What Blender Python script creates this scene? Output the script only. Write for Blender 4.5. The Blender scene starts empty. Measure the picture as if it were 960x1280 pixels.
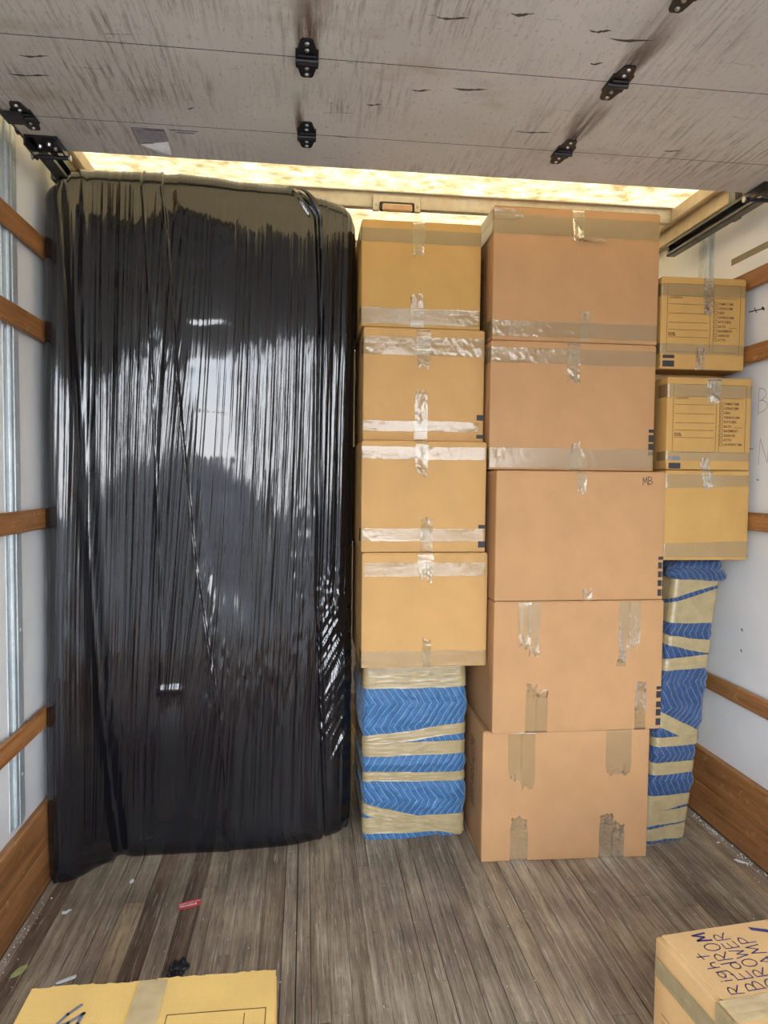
import bpy, bmesh, math, random
import numpy as np
from mathutils import Vector, Matrix

SC = bpy.context.scene
COL = SC.collection
PI = math.pi

# ---------------------------------------------------------------- camera
F = 860.0; TH = math.atan(99 / F); PT = math.atan(40 / F); PH = 0.010
CAM = Vector((0, 0, 1.37))
fw = Vector((math.sin(TH) * math.cos(PT), math.cos(TH) * math.cos(PT), -math.sin(PT)))
rt = Vector((math.cos(TH), -math.sin(TH), 0)); up = rt.cross(fw)
rt, up = rt * math.cos(PH) + up * math.sin(PH), up * math.cos(PH) - rt * math.sin(PH)
cd = bpy.data.cameras.new('camera'); cam = bpy.data.objects.new('camera', cd); COL.objects.link(cam)
cam.matrix_world = Matrix(((rt.x, up.x, -fw.x, CAM.x), (rt.y, up.y, -fw.y, CAM.y), (rt.z, up.z, -fw.z, CAM.z), (0, 0, 0, 1)))
cd.sensor_fit = 'VERTICAL'; cd.sensor_height = 36; cd.lens = F / 1280 * 36
cd.clip_start = 0.05; cd.clip_end = 200
SC.camera = cam

# ---------------------------------------------------------------- light
SC.view_settings.view_transform = 'Standard'; SC.view_settings.look = 'None'
SC.view_settings.gamma = 1; SC.view_settings.use_curve_mapping = False
SC.view_settings.exposure = 3.0
W = bpy.data.worlds.new('hazy_sky'); SC.world = W; W.use_nodes = True
nt = W.node_tree; nt.nodes.clear()
wo = nt.nodes.new('ShaderNodeOutputWorld'); bg = nt.nodes.new('ShaderNodeBackground')
tc = nt.nodes.new('ShaderNodeTexCoord'); sx = nt.nodes.new('ShaderNodeSeparateXYZ'); cr = nt.nodes.new('ShaderNodeValToRGB')
nt.links.new(tc.outputs['Generated'], sx.inputs[0]); nt.links.new(sx.outputs['Z'], cr.inputs[0])
e = cr.color_ramp.elements
e[0].position = 0.0; e[0].color = (0.95, 0.97, 1.0, 1)
e[1].position = 0.8; e[1].color = (0.42, 0.58, 0.88, 1)
k = e.new(0.3); k.color = (0.78, 0.87, 1.0, 1)
nt.links.new(cr.outputs[0], bg.inputs[0]); bg.inputs[1].default_value = 1.5
nt.links.new(bg.outputs[0], wo.inputs[0])
sd = bpy.data.lights.new('sun', 'SUN'); sun = bpy.data.objects.new('sun', sd); COL.objects.link(sun)
sd.energy = 2.5; sd.angle = math.radians(2); sd.color = (1.0, 0.93, 0.82)
sun.rotation_euler = (math.radians(-28), math.radians(14), 0)      # high, from ahead of the truck's nose
SC.cycles.max_bounces = 8; SC.cycles.diffuse_bounces = 5; SC.cycles.glossy_bounces = 4
SC.cycles.transparent_max_bounces = 8; SC.cycles.use_denoising = True
SC.cycles.sample_clamp_indirect = 6

# ---------------------------------------------------------------- helpers
def tag(o, label=None, cat=None, group=None, kind=None):
    if label: o['label'] = label
    if cat: o['category'] = cat
    if group: o['group'] = group
    if kind: o['kind'] = kind
    return o

def empty(name, loc, rz=0.0, label=None, cat=None, group=None):
    o = bpy.data.objects.new(name, None); COL.objects.link(o)
    o.location = loc; o.rotation_euler = (0, 0, rz); o.empty_display_size = 0.1
    return tag(o, label, cat, group)

def link(name, me, mat=None, parent=None, loc=None, rz=0):
    o = bpy.data.objects.new(name, me); COL.objects.link(o)
    if mat is not None and not me.materials: me.materials.append(mat)
    if parent is not None: o.parent = parent
    if loc is not None: o.location = loc
    if rz: o.rotation_euler = (0, 0, rz)
    return o

class MB:
    """collects shapes into ONE mesh"""
    def __init__(self): self.v = []; self.f = []
    def add(self, vs, fs):
        n = len(self.v); self.v += [tuple(p) for p in vs]; self.f += [tuple(i + n for i in q) for q in fs]; return self
    def box(self, x0, x1, y0, y1, z0, z1, c=0.0):
        if c <= 0:
            vs = [(x, y, z) for z in (z0, z1) for y in (y0, y1) for x in (x0, x1)]
            return self.add(vs, [(0, 2, 3, 1), (4, 5, 7, 6), (0, 1, 5, 4), (2, 6, 7, 3), (0, 4, 6, 2), (1, 3, 7, 5)])
        bm = bmesh.new(); bmesh.ops.create_cube(bm, size=1)
        bmesh.ops.scale(bm, vec=(x1 - x0, y1 - y0, z1 - z0), verts=bm.verts)
        bmesh.ops.translate(bm, vec=((x0 + x1) / 2, (y0 + y1) / 2, (z0 + z1) / 2), verts=bm.verts)
        bmesh.ops.bevel(bm, geom=bm.edges[:], offset=c, segments=1, affect='EDGES')
        bm.verts.index_update(); self.add([v.co for v in bm.verts], [[v.index for v in f.verts] for f in bm.faces]); bm.free(); return self
    def prism(self, pts, h, M=Matrix.Identity(4)):
        """pts in xy (ccw), extruded h in z, moved by M"""
        n = len(pts); vs = [M @ Vector((x, y, 0)) for x, y in pts] + [M @ Vector((x, y, h)) for x, y in pts]
        fs = [tuple(range(n - 1, -1, -1)), tuple(range(n, 2 * n))] + [(i, (i + 1) % n, n + (i + 1) % n, n + i) for i in range(n)]
        return self.add(vs, fs)
    def cyl(self, p, q, r, n=12, r2=None):
        p = Vector(p); q = Vector(q); a = (q - p).normalized(); t = a.orthogonal().normalized(); b = a.cross(t)
        r2 = r if r2 is None else r2
        vs = [p + (t * math.cos(i * 2 * PI / n) + b * math.sin(i * 2 * PI / n)) * r for i in range(n)]
        vs += [q + (t * math.cos(i * 2 * PI / n) + b * math.sin(i * 2 * PI / n)) * r2 for i in range(n)]
        fs = [tuple(range(n - 1, -1, -1)), tuple(range(n, 2 * n))] + [(i, (i + 1) % n, n + (i + 1) % n, n + i) for i in range(n)]
        return self.add(vs, fs)
    def mesh(self, name, mat, smooth=False):
        me = bpy.data.meshes.new(name); me.from_pydata(self.v, [], self.f); me.update()
        if mat: me.materials.append(mat)
        if smooth: me.shade_smooth()
        return me
    def build(self, name, mat, parent=None, smooth=False, loc=None, rz=0):
        return link(name, self.mesh(name, mat, smooth), None, parent, loc, rz)

def grid_mesh(name, P, mat, UV=None, close=False, smooth=True):
    """P: (nu, nv, 3) array -> quad grid mesh; UV (nu, nv, 2)"""
    nu, nv = P.shape[:2]; idx = np.arange(nu * nv).reshape(nu, nv)
    q = np.stack([idx[:-1, :-1], idx[1:, :-1], idx[1:, 1:], idx[:-1, 1:]], -1).reshape(-1, 4)
    me = bpy.data.meshes.new(name); me.vertices.add(nu * nv); me.vertices.foreach_set('co', P.astype(np.float32).ravel())
    me.loops.add(q.size); me.loops.foreach_set('vertex_index', q.astype(np.int32).ravel())
    me.polygons.add(len(q)); me.polygons.foreach_set('loop_start', np.arange(0, q.size, 4, dtype=np.int32))
    me.update(calc_edges=True)
    if UV is not None:
        l = me.uv_layers.new(name='UVMap'); l.data.foreach_set('uv', UV.reshape(-1, 2)[q.ravel()].astype(np.float32).ravel())
    if smooth: me.shade_smooth()
    if mat: me.materials.append(mat)
    me.validate(); return me

def _h(i, j, s):
    n = (i * 374761393 + j * 668265263 + s * 974711) & 0xffffffff
    n = ((n ^ (n >> 13)) * 1274126177) & 0xffffffff
    return ((n ^ (n >> 16)) & 0xffff) / 65535.0
def noise(a, b, s=0):
    """smooth value noise in -1..1"""
    a = np.asarray(a, float); b = np.asarray(b, float); a, b = np.broadcast_arrays(a, b)
    i = np.floor(a).astype(np.int64); j = np.floor(b).astype(np.int64); u = a - i; v = b - j
    u = u * u * (3 - 2 * u); v = v * v * (3 - 2 * v)
    x = _h(i, j, s) * (1 - u) + _h(i + 1, j, s) * u; y = _h(i, j + 1, s) * (1 - u) + _h(i + 1, j + 1, s) * u
    return (x * (1 - v) + y * v) * 2 - 1
def sstep(a, b, x):
    t = np.clip((x - a) / (b - a), 0, 1); return t * t * (3 - 2 * t)

# ---------------------------------------------------------------- materials
class NT:
    def __init__(self, name):
        self.m = bpy.data.materials.new(name); self.m.use_nodes = True; self.t = self.m.node_tree
        self.b = self.t.nodes['Principled BSDF']; self.out = self.t.nodes['Material Output']
    def n(self, kind, **k):
        x = self.t.nodes.new('ShaderNode' + kind)
        for a, v in k.items():
            if a in x.inputs.keys(): x.inputs[a].default_value = v
            else: setattr(x, a, v)
        return x
    def l(self, a, b): self.t.links.new(a, b)
    def coord(self, scale=(1, 1, 1), which='Object', loc=(0, 0, 0)):
        c = self.n('TexCoord'); m = self.n('Mapping'); m.inputs['Scale'].default_value = scale; m.inputs['Location'].default_value = loc
        self.l(c.outputs[which], m.inputs[0]); return m.outputs[0]
    def noise(self, co, sc, det=4, rough=0.55):
        x = self.n('TexNoise'); x.inputs['Scale'].default_value = sc; x.inputs['Detail'].default_value = det
        x.inputs['Roughness'].default_value = rough; self.l(co, x.inputs['Vector']); return x.outputs['Fac']
    def ramp(self, fac, stops, const=False):
        r = self.n('ValToRGB'); el = r.color_ramp.elements
        if const: r.color_ramp.interpolation = 'CONSTANT'
        el[0].position, el[0].color = stops[0][0], tuple(stops[0][1]) + (1,)
        el[1].position, el[1].color = stops[-1][0], tuple(stops[-1][1]) + (1,)
        for p, c in stops[1:-1]:
            q = el.new(p); q.color = tuple(c) + (1,)
        self.l(fac, r.inputs[0]); return r.outputs[0]
    def mix(self, fac, a, b, mode='MIX'):
        x = self.n('Mix'); x.data_type = 'RGBA'; x.blend_type = mode
        if hasattr(fac, 'links'): self.l(fac, x.inputs[0])
        else: x.inputs[0].default_value = fac
        for v, i in ((a, 6), (b, 7)):
            if hasattr(v, 'links'): self.l(v, x.inputs[i])
            else: x.inputs[i].default_value = tuple(v) + (1,)
        return x.outputs[2]
    def math(self, op, a, b=0.0, c=None):
        x = self.n('Math'); x.operation = op
        for v, i in ((a, 0), (b, 1), (c, 2)):
            if v is None: continue
            if hasattr(v, 'links'): self.l(v, x.inputs[i])
            else: x.inputs[i].default_value = v
        return x.outputs[0]
    def bump(self, h, dist=0.001, strength=1.0, prev=None):
        x = self.n('Bump'); x.inputs['Distance'].default_value = dist; x.inputs['Strength'].default_value = strength
        self.l(h, x.inputs['Height'])
        if prev is not None: self.l(prev, x.inputs['Normal'])
        self.l(x.outputs[0], self.b.inputs['Normal']); return x.outputs[0]
    def set(self, **k):
        for a, v in k.items():
            s = self.b.inputs[a.replace('_', ' ')]
            if hasattr(v, 'links'): self.l(v, s)
            else: s.default_value = (tuple(v) + (1,)) if isinstance(v, tuple) and len(v) == 3 else v
        return self
def g3(v, s=1.0): return tuple(c * s for c in v)

def mat_card(name, col):
    m = NT(name); co = m.coord()
    a = m.ramp(m.noise(co, 9, 3), [(0.3, g3(col, 0.93)), (0.7, g3(col, 1.05))])
    fib = m.noise(m.coord((1, 1, 3)), 160, 3, 0.7)
    c = m.mix(m.math('MULTIPLY', fib, 0.35), a, g3(col, 0.72))
    sp = m.ramp(m.noise(co, 420, 1), [(0.70, (0, 0, 0)), (0.76, (1, 1, 1))])
    c = m.mix(m.math('MULTIPLY', sp, 0.35), c, g3(col, 0.5))
    oi = m.n('ObjectInfo'); c = m.mix(m.math('MULTIPLY', oi.outputs['Random'], 0.10), c, (0.33, 0.20, 0.10))
    m.set(Base_Color=c, Roughness=0.78, Specular_IOR_Level=0.25)
    s = m.n('SeparateXYZ'); m.l(co, s.inputs[0])
    flute = m.math('SINE', m.math('MULTIPLY', s.outputs['X'], 2 * PI / 0.0078))
    h = m.math('ADD', m.math('MULTIPLY', flute, 0.05), m.noise(co, 30, 4))
    m.bump(h, 0.0012, 0.6); return m.m
CARD_PINK = mat_card('cardboard_pinkish', (0.455, 0.250, 0.112))
CARD_TAN = mat_card('cardboard_tan', (0.52, 0.30, 0.11))
CARD_GOLD = mat_card('cardboard_golden', (0.49, 0.285, 0.085))
CARD_SKYLIT_GOLD = mat_card('skylit_golden_cardboard', (0.78, 0.50, 0.15))  # lightened golden copy: skylight near the rear opening put into the colour
CARD_SKYLIT_TAN = mat_card('skylit_tan_cardboard', (0.68, 0.42, 0.18))  # lightened tan copy for the right foreground carton, skylight painted in
CARD_EDGE = mat_card('cardboard_edge', (0.42, 0.25, 0.12))

def mat_tape(name, col, alpha, rough=0.12, fre=1.6, streak=4, bs=.45):
    m = NT(name); co = m.coord()
    n1 = m.noise(co, 22, 4); n2 = m.noise(m.coord((1, 1, streak)), 70 if streak < 6 else 26, 3)
    c = m.ramp(n1, [(0.3, g3(col, 0.88)), (0.7, g3(col, 1.12))])
    df = m.n('BsdfDiffuse'); tr = m.n('BsdfTransparent'); gl = m.n('BsdfGlossy'); fr = m.n('Fresnel'); fr.inputs['IOR'].default_value = fre
    gl.inputs['Roughness'].default_value = rough; m.l(c, df.inputs[0])
    bp = m.n('Bump'); bp.inputs['Distance'].default_value = .0014; bp.inputs['Strength'].default_value = bs
    m.l(m.math('ADD', n1, n2), bp.inputs['Height'])
    for x in (df, gl, fr): m.l(bp.outputs[0], x.inputs['Normal'])
    m1 = m.n('MixShader'); m1.inputs[0].default_value = alpha; m.l(tr.outputs[0], m1.inputs[1]); m.l(df.outputs[0], m1.inputs[2])
    m2 = m.n('MixShader'); m.l(fr.outputs[0], m2.inputs[0]); m.l(m1.outputs[0], m2.inputs[1]); m.l(gl.outputs[0], m2.inputs[2])
    m.l(m2.outputs[0], m.out.inputs[0]); return m.m
TAPE = mat_tape('packing_tape', (0.44, 0.325, 0.155), 0.38, 0.10, 1.7)
TAPE_PALE = mat_tape('pale_packing_tape', (0.66, 0.50, 0.26), 0.75, 0.2, 1.45)
TAPE_DENSE = mat_tape('layered_packing_tape', (0.37, 0.285, 0.145), 0.93, 0.14, 1.6, 12, .9)

def mat_plain(name, col, rough=0.5, metal=0.0, bump=0.0, var=0.1, sc=40):
    m = NT(name); co = m.coord(); n = m.noise(co, sc, 4)
    m.set(Base_Color=m.ramp(n, [(0.3, g3(col, 1 - var)), (0.7, g3(col, 1 + var))]), Roughness=rough, Metallic=metal)
    if bump: m.bump(n, bump, 0.6)
    return m.m
INK = mat_plain('black_ink', (0.018, 0.016, 0.018), 0.6)
INK_BROWN = mat_plain('printed_brown_ink', (0.10, 0.045, 0.012), 0.7)
INK_BLUE = mat_plain('blue_marker', (0.035, 0.03, 0.13), 0.5)
INK_GREY = mat_plain('grey_pencil', (0.30, 0.29, 0.30), 0.8)
INK_FADE = mat_plain('faded_grey_marker', (0.16, 0.16, 0.20), 0.8)
BLACK = mat_plain('black_painted_steel', (0.012, 0.012, 0.014), 0.38, 0.0, 0.0006, 0.3, 60)
STEEL = mat_plain('screw_steel', (0.45, 0.44, 0.42), 0.35, 0.9)
ALU = mat_plain('aluminium_bow', (0.62, 0.58, 0.50), 0.45, 0.5, 0.0003, 0.1, 30)
TRACK = mat_plain('dark_galvanised_track', (0.16, 0.16, 0.155), 0.42, 0.7, 0.0004, 0.3, 25)
COVE = mat_plain('cream_cove_trim', (0.62, 0.50, 0.33), 0.5, 0.0, 0.0003, 0.15, 12)
PAPER = mat_plain('white_paper', (0.78, 0.78, 0.76), 0.7)
LEAF = mat_plain('dry_green_leaf', (0.42, 0.44, 0.17), 0.6, 0, 0, 0.2)
REDP = mat_plain('red_sticker', (0.62, 0.045, 0.05), 0.45)
ASPH = mat_plain('asphalt', (0.055, 0.054, 0.052), 0.9, 0, 0.002, 0.25, 8)
HIDDEN = mat_plain('truck_underfloor', (0.05, 0.045, 0.04), 0.9)

def mat_galv():
    m = NT('galvanised_steel'); co = m.coord()
    v = m.n('TexVoronoi'); v.inputs['Scale'].default_value = 90; m.l(co, v.inputs['Vector'])
    c = m.mix(0.5, m.ramp(v.outputs['Color'], [(0.0, (0.46, 0.52, 0.54)), (1.0, (0.66, 0.71, 0.72))]), m.ramp(m.noise(m.coord((1, 1, .2)), 30, 4), [(0.35, (0.40, 0.45, 0.48)), (0.65, (0.68, 0.72, 0.73))]))
    m.set(Base_Color=c, Metallic=0.55, Roughness=0.42); return m.m
GALV = mat_galv()

def mat_wall():
    m = NT('white_liner_panel'); co = m.coord()
    c = m.ramp(m.noise(co, 3, 4), [(0.3, (0.72, 0.73, 0.725)), (0.7, (0.82, 0.82, 0.81))])
    sc1 = m.ramp(m.noise(m.coord((1, 3, 0.8)), 26, 5, 0.65), [(0.66, (0, 0, 0)), (0.74, (1, 1, 1))])
    c = m.mix(m.math('MULTIPLY', sc1, 0.35), c, (0.38, 0.37, 0.36))
    dots = m.ramp(m.noise(co, 70, 2), [(0.77, (0, 0, 0)), (0.80, (1, 1, 1))])
    c = m.mix(m.math('MULTIPLY', dots, 0.8), c, (0.16, 0.15, 0.15))
    m.set(Base_Color=c, Roughness=0.42, Specular_IOR_Level=0.4); m.bump(m.noise(co, 14, 3), 0.0015, 0.5); return m.m
WALL = mat_wall()

def mat_door():
    m = NT('scuffed_grey_door_paint'); co = m.coord()
    c = m.ramp(m.noise(co, 2.5, 5), [(0.3, (0.57, 0.54, 0.485)), (0.7, (0.69, 0.66, 0.60))])
    # fine streaks running along the door travel
    st = m.ramp(m.noise(m.coord((34, 2.2, 1)), 2.4, 6, 0.7), [(0.49, (0, 0, 0)), (0.64, (1, 1, 1))])
    area = m.ramp(m.noise(m.coord((1.0, 1.0, 1), loc=(3.1, .7, 0)), 2.1, 3), [(0.42, (0, 0, 0)), (0.62, (1, 1, 1))])
    c = m.mix(m.math('MULTIPLY', m.math('MULTIPLY', st, area), 0.72), c, (0.17, 0.135, 0.10))
    sc1 = m.ramp(m.noise(m.coord((2.2, 22, 1)), 3.0, 4, 0.6), [(0.685, (0, 0, 0)), (0.705, (1, 1, 1))])
    c = m.mix(m.math('MULTIPLY', sc1, 0.75), c, (0.11, 0.09, 0.075))
    n3 = m.ramp(m.noise(m.coord((60, 26, 1)), 2.0, 5, 0.7), [(0.58, (0, 0, 0)), (0.63, (1, 1, 1))])
    c = m.mix(m.math('MULTIPLY', n3, 0.38), c, (0.20, 0.17, 0.145))
    hr = m.ramp(m.noise(m.coord((50, 3, 1), loc=(7, 2, 0)), 2.2, 5, 0.7), [(0.60, (0, 0, 0)), (0.64, (1, 1, 1))])
    c = m.mix(m.math('MULTIPLY', hr, 0.5), c, (0.66, 0.63, 0.58))
    tan = m.ramp(m.noise(m.coord((1.2, 2.6, 1), loc=(1, 5, 0)), 2.2, 4), [(0.60, (0, 0, 0)), (0.70, (1, 1, 1))])
    c = m.mix(m.math('MULTIPLY', tan, 0.35), c, (0.33, 0.25, 0.15))
    m.set(Base_Color=c, Roughness=0.5, Specular_IOR_Level=0.35); m.bump(m.noise(m.coord((12, 3, 1)), 3, 4), 0.0012, 0.4); return m.m
DOOR = mat_door()
def mat_stain():
    m = NT('rusty_streak'); co = m.coord((40, 4, 1)); n = m.noise(co, 1.6, 5, 0.7)
    m.set(Base_Color=(0.16, 0.085, 0.045), Roughness=0.8)
    s = m.n('Attribute'); s.attribute_name = 'fade'; m.l(m.math('MULTIPLY', m.math('MULTIPLY', s.outputs['Fac'], m.ramp(n, [(0.36, (0.2, .2, .2)), (0.55, (1, 1, 1))])), 1.1), m.b.inputs['Alpha'])
    return m.m
STAIN = mat_stain()

def mat_wood(name, c1, c2, c3, axis='Y', rnd=0.6, rough=0.6):
    m = NT(name); oi = m.n('ObjectInfo')
    sc = {'Y': (26, 1.3, 26), 'X': (1.3, 26, 26)}[axis]
    c = m.n('TexCoord'); off = m.n('VectorMath'); off.operation = 'MULTIPLY_ADD'
    cmb = m.n('CombineXYZ'); 
    for i in range(3): m.l(m.math('MULTIPLY', oi.outputs['Random'], 37.0 + 11 * i), cmb.inputs[i])
    m.l(c.outputs['Object'], off.inputs[0]); off.inputs[1].default_value = (1, 1, 1); m.l(cmb.outputs[0], off.inputs[2])
    mp = m.n('Mapping'); mp.inputs['Scale'].default_value = sc; m.l(off.outputs[0], mp.inputs[0]); co = mp.outputs[0]
    g = m.noise(co, 1.6, 8, 0.72); g2 = m.noise(co, 6, 4, 0.7)
    col = m.ramp(g, [(0.30, c1), (0.5, c2), (0.72, c3)])
    col = m.mix(m.math('MULTIPLY', m.ramp(g2, [(0.55, (0, 0, 0)), (0.72, (1, 1, 1))]), 0.45), col, g3(c1, 0.55))
    t = m.ramp(oi.outputs['Random'], [(0.0, (0.42, 0.33, 0.30)), (0.10, (0.72, 0.68, 0.64)), (0.25, (0.95, 0.95, 0.95)), (0.85, (1.05, 1.04, 1.0)), (1.0, (1.35, 1.25, 1.02))])
    col = m.mix(rnd, col, t, 'MULTIPLY')
    m.set(Base_Color=col, Roughness=rough, Specular_IOR_Level=0.3)
    return m, off.outputs[0], g, g2, col
def mat_floor():
    m, raw, g, g2, col = mat_wood('worn_grey_brown_planks', (0.13, 0.098, 0.068), (0.30, 0.240, 0.172), (0.50, 0.415, 0.30), 'Y', 0.85, 0.55)
    tc_ = m.n('TexCoord'); wp = m.n('NewGeometry')
    mp = m.n('Mapping'); m.l(wp.outputs['Position'], mp.inputs[0])
    d = m.ramp(m.noise(mp.outputs[0], 3.2, 5, 0.6), [(0.35, (0.66, 0.63, 0.61)), (0.65, (1.18, 1.15, 1.10))])
    c = m.mix(1.0, col, d, 'MULTIPLY')
    mp2 = m.n('Mapping'); mp2.inputs['Rotation'].default_value = (0, 0, 0.5); mp2.inputs['Scale'].default_value = (60, 5, 1); m.l(wp.outputs['Position'], mp2.inputs[0])
    s1 = m.ramp(m.noise(mp2.outputs[0], 1.3, 4, 0.6), [(0.655, (0, 0, 0)), (0.68, (1, 1, 1))])
    mp3 = m.n('Mapping'); mp3.inputs['Scale'].default_value = (75, 2, 1); m.l(wp.outputs['Position'], mp3.inputs[0])
    s2 = m.ramp(m.noise(mp3.outputs[0], 1.7, 6, 0.75), [(0.56, (0, 0, 0)), (0.64, (1, 1, 1))])
    c = m.mix(m.math('MULTIPLY', m.math('MAXIMUM', s1, s2), 0.62), c, (0.58, 0.51, 0.41))
    mp4 = m.n('Mapping'); mp4.inputs['Scale'].default_value = (110, 5, 1); mp4.inputs['Location'].default_value = (3, 9, 0); m.l(wp.outputs['Position'], mp4.inputs[0])
    s4 = m.ramp(m.noise(mp4.outputs[0], 1.4, 6, 0.75), [(0.55, (0, 0, 0)), (0.63, (1, 1, 1))])
    c = m.mix(m.math('MULTIPLY', s4, 0.70), c, (0.085, 0.062, 0.048))
    sp = m.ramp(m.noise(mp.outputs[0], 95, 2), [(0.73, (0, 0, 0)), (0.77, (1, 1, 1))])
    c = m.mix(m.math('MULTIPLY', sp, 0.6), c, (0.55, 0.50, 0.43))
    sp2 = m.ramp(m.noise(mp.outputs[0], 40, 3), [(0.25, (1, 1, 1)), (0.31, (0, 0, 0))])
    c = m.mix(m.math('MULTIPLY', sp2, 0.6), c, (0.07, 0.05, 0.045))
    m.set(Base_Color=c); m.bump(m.math('ADD', g, g2), 0.0015, 0.6); return m.m
PLANK = mat_floor()
def mat_slat():
    m, raw, g, g2, col = mat_wood('amber_stained_wood', (0.15, 0.062, 0.020), (0.34, 0.150, 0.050), (0.46, 0.225, 0.085), 'Y', 0.45, 0.45)
    m.set(Base_Color=m.mix(m.math('MULTIPLY', m.ramp(m.noise(raw, 30, 4), [(0.6, (0, 0, 0)), (0.7, (1, 1, 1))]), 0.5), col, (0.55, 0.36, 0.20)))
    m.bump(g2, 0.001, 0.5); return m.m
SLAT = mat_slat()

def mat_roof():
    m = NT('translucent_fibreglass'); co = m.coord()
    c = m.ramp(m.noise(m.coord((1, 1.6, 1)), 13, 9, 0.72), [(0.34, (0.56, 0.45, 0.27)), (0.47, (0.80, 0.71, 0.52)), (0.60, (0.93, 0.88, 0.74))])
    fib = m.noise(m.coord((1, 2.2, 1)), 60, 4, 0.7)
    c = m.mix(m.math('MULTIPLY', fib, 0.45), c, (0.52, 0.40, 0.22))
    tr = m.n('BsdfTranslucent'); df = m.n('BsdfDiffuse'); mx = m.n('MixShader'); mx.inputs[0].default_value = 0.40
    m.l(c, tr.inputs[0]); m.l(c, df.inputs[0]); m.l(tr.outputs[0], mx.inputs[2]); m.l(df.outputs[0], mx.inputs[1])
    m.l(mx.outputs[0], m.out.inputs[0]); return m.m
ROOF = mat_roof()

def mat_film():
    m = NT('black_stretch_film'); u = m.n('UVMap'); u.uv_map = 'UVMap'
    mp = m.n('Mapping'); mp.inputs['Scale'].default_value = (150, 3.0, 1); m.l(u.outputs[0], mp.inputs[0])
    mp2 = m.n('Mapping'); mp2.inputs['Scale'].default_value = (420, 14, 1); m.l(u.outputs[0], mp2.inputs[0])
    at = m.n('Attribute'); at.attribute_name = 'wrinkle'
    h = m.math('ADD', m.noise(mp.outputs[0], 1.0, 3), m.math('MULTIPLY', m.noise(mp2.outputs[0], 1.0, 3), 0.35))
    m.set(Base_Color=(0.006, 0.006, 0.0075), Roughness=0.07, Specular_IOR_Level=0.75)
    m.bump(m.math('MULTIPLY', h, at.outputs['Fac']), 0.0030, 0.7); return m.m
FILM = mat_film()

def mat_blanket(name='blue_quilted_blanket', cols=((0.017, 0.080, 0.195), (0.030, 0.125, 0.27)), thr=(0.30, 0.45, 0.62)):
    m = NT(name); u = m.n('UVMap'); u.uv_map = 'UVMap'; s = m.n('SeparateXYZ'); m.l(u.outputs[0], s.inputs[0])
    wob = m.math('MULTIPLY', m.math('SUBTRACT', m.noise(u.outputs[0], 9, 2), 0.5), 0.035)
    tri = m.math('PINGPONG', m.math('ADD', s.outputs['Y'], 10.0), 0.094)
    x = m.math('ADD', m.math('ADD', s.outputs['X'], m.math('MULTIPLY', tri, 0.68)), m.math('ADD', wob, 10.0))
    fr = m.math('PINGPONG', x, 0.0135)
    line = m.math('LESS_THAN', fr, 0.0013)
    dash = m.math('GREATER_THAN', m.math('PINGPONG', s.outputs['Y'], 0.0045), 0.0008)
    c = m.ramp(m.noise(u.outputs[0], 30, 4), [(0.3, cols[0]), (0.7, cols[1])])
    c = m.mix(m.math('MULTIPLY', m.math('MULTIPLY', line, dash), 0.75), c, thr)
    m.set(Base_Color=c, Roughness=0.62, Sheen_Weight=0.25)
    puff = m.math('POWER', m.math('MULTIPLY', fr, 1 / 0.0135), 0.5)
    b = m.bump(puff, 0.004, 0.7); m.bump(m.noise(u.outputs[0], 60, 5), 0.003, 0.5, b); return m.m
BLANKET = mat_blanket()
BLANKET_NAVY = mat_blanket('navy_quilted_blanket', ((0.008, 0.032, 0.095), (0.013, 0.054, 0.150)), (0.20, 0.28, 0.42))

# ---------------------------------------------------------------- truck body (the setting)
XL, XR, Y0, Y1, ZR = -0.875, 1.645, -0.85, 4.35, 2.565      # inner faces
def struct(name, me_or_mb, mat=None, parent=None):
    o = me_or_mb.build(name, mat, parent)
    if parent is None: o['kind'] = 'structure'
    return o
rnd = random.Random(7)

floor_ = struct('floor', MB().box(XL - .04, XR + .04, Y0, Y1, -0.06, -0.018), HIDDEN)
x = XL + .002
while x < XR - 0.01:
    w = min(rnd.choice([0.036, 0.042, 0.050, 0.058, 0.066]), XR - x)
    y = Y0
    while y < Y1 - .02:
        ln = rnd.uniform(1.1, 2.6); y2 = min(y + ln, Y1)
        if Y1 - y2 < .3: y2 = Y1
        gap = 0.0004 if rnd.random() < .72 else 0.0030
        dz = rnd.uniform(-0.0012, 0.0)
        me = MB().box(-w / 2 + gap / 2, w / 2 - gap / 2, 0, y2 - y - 0.0012, -0.0175, dz, 0.0009).mesh('plank', PLANK)
        link('plank', me, None, floor_, (x + w / 2, y, 0))
        y = y2
    x += w

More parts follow.
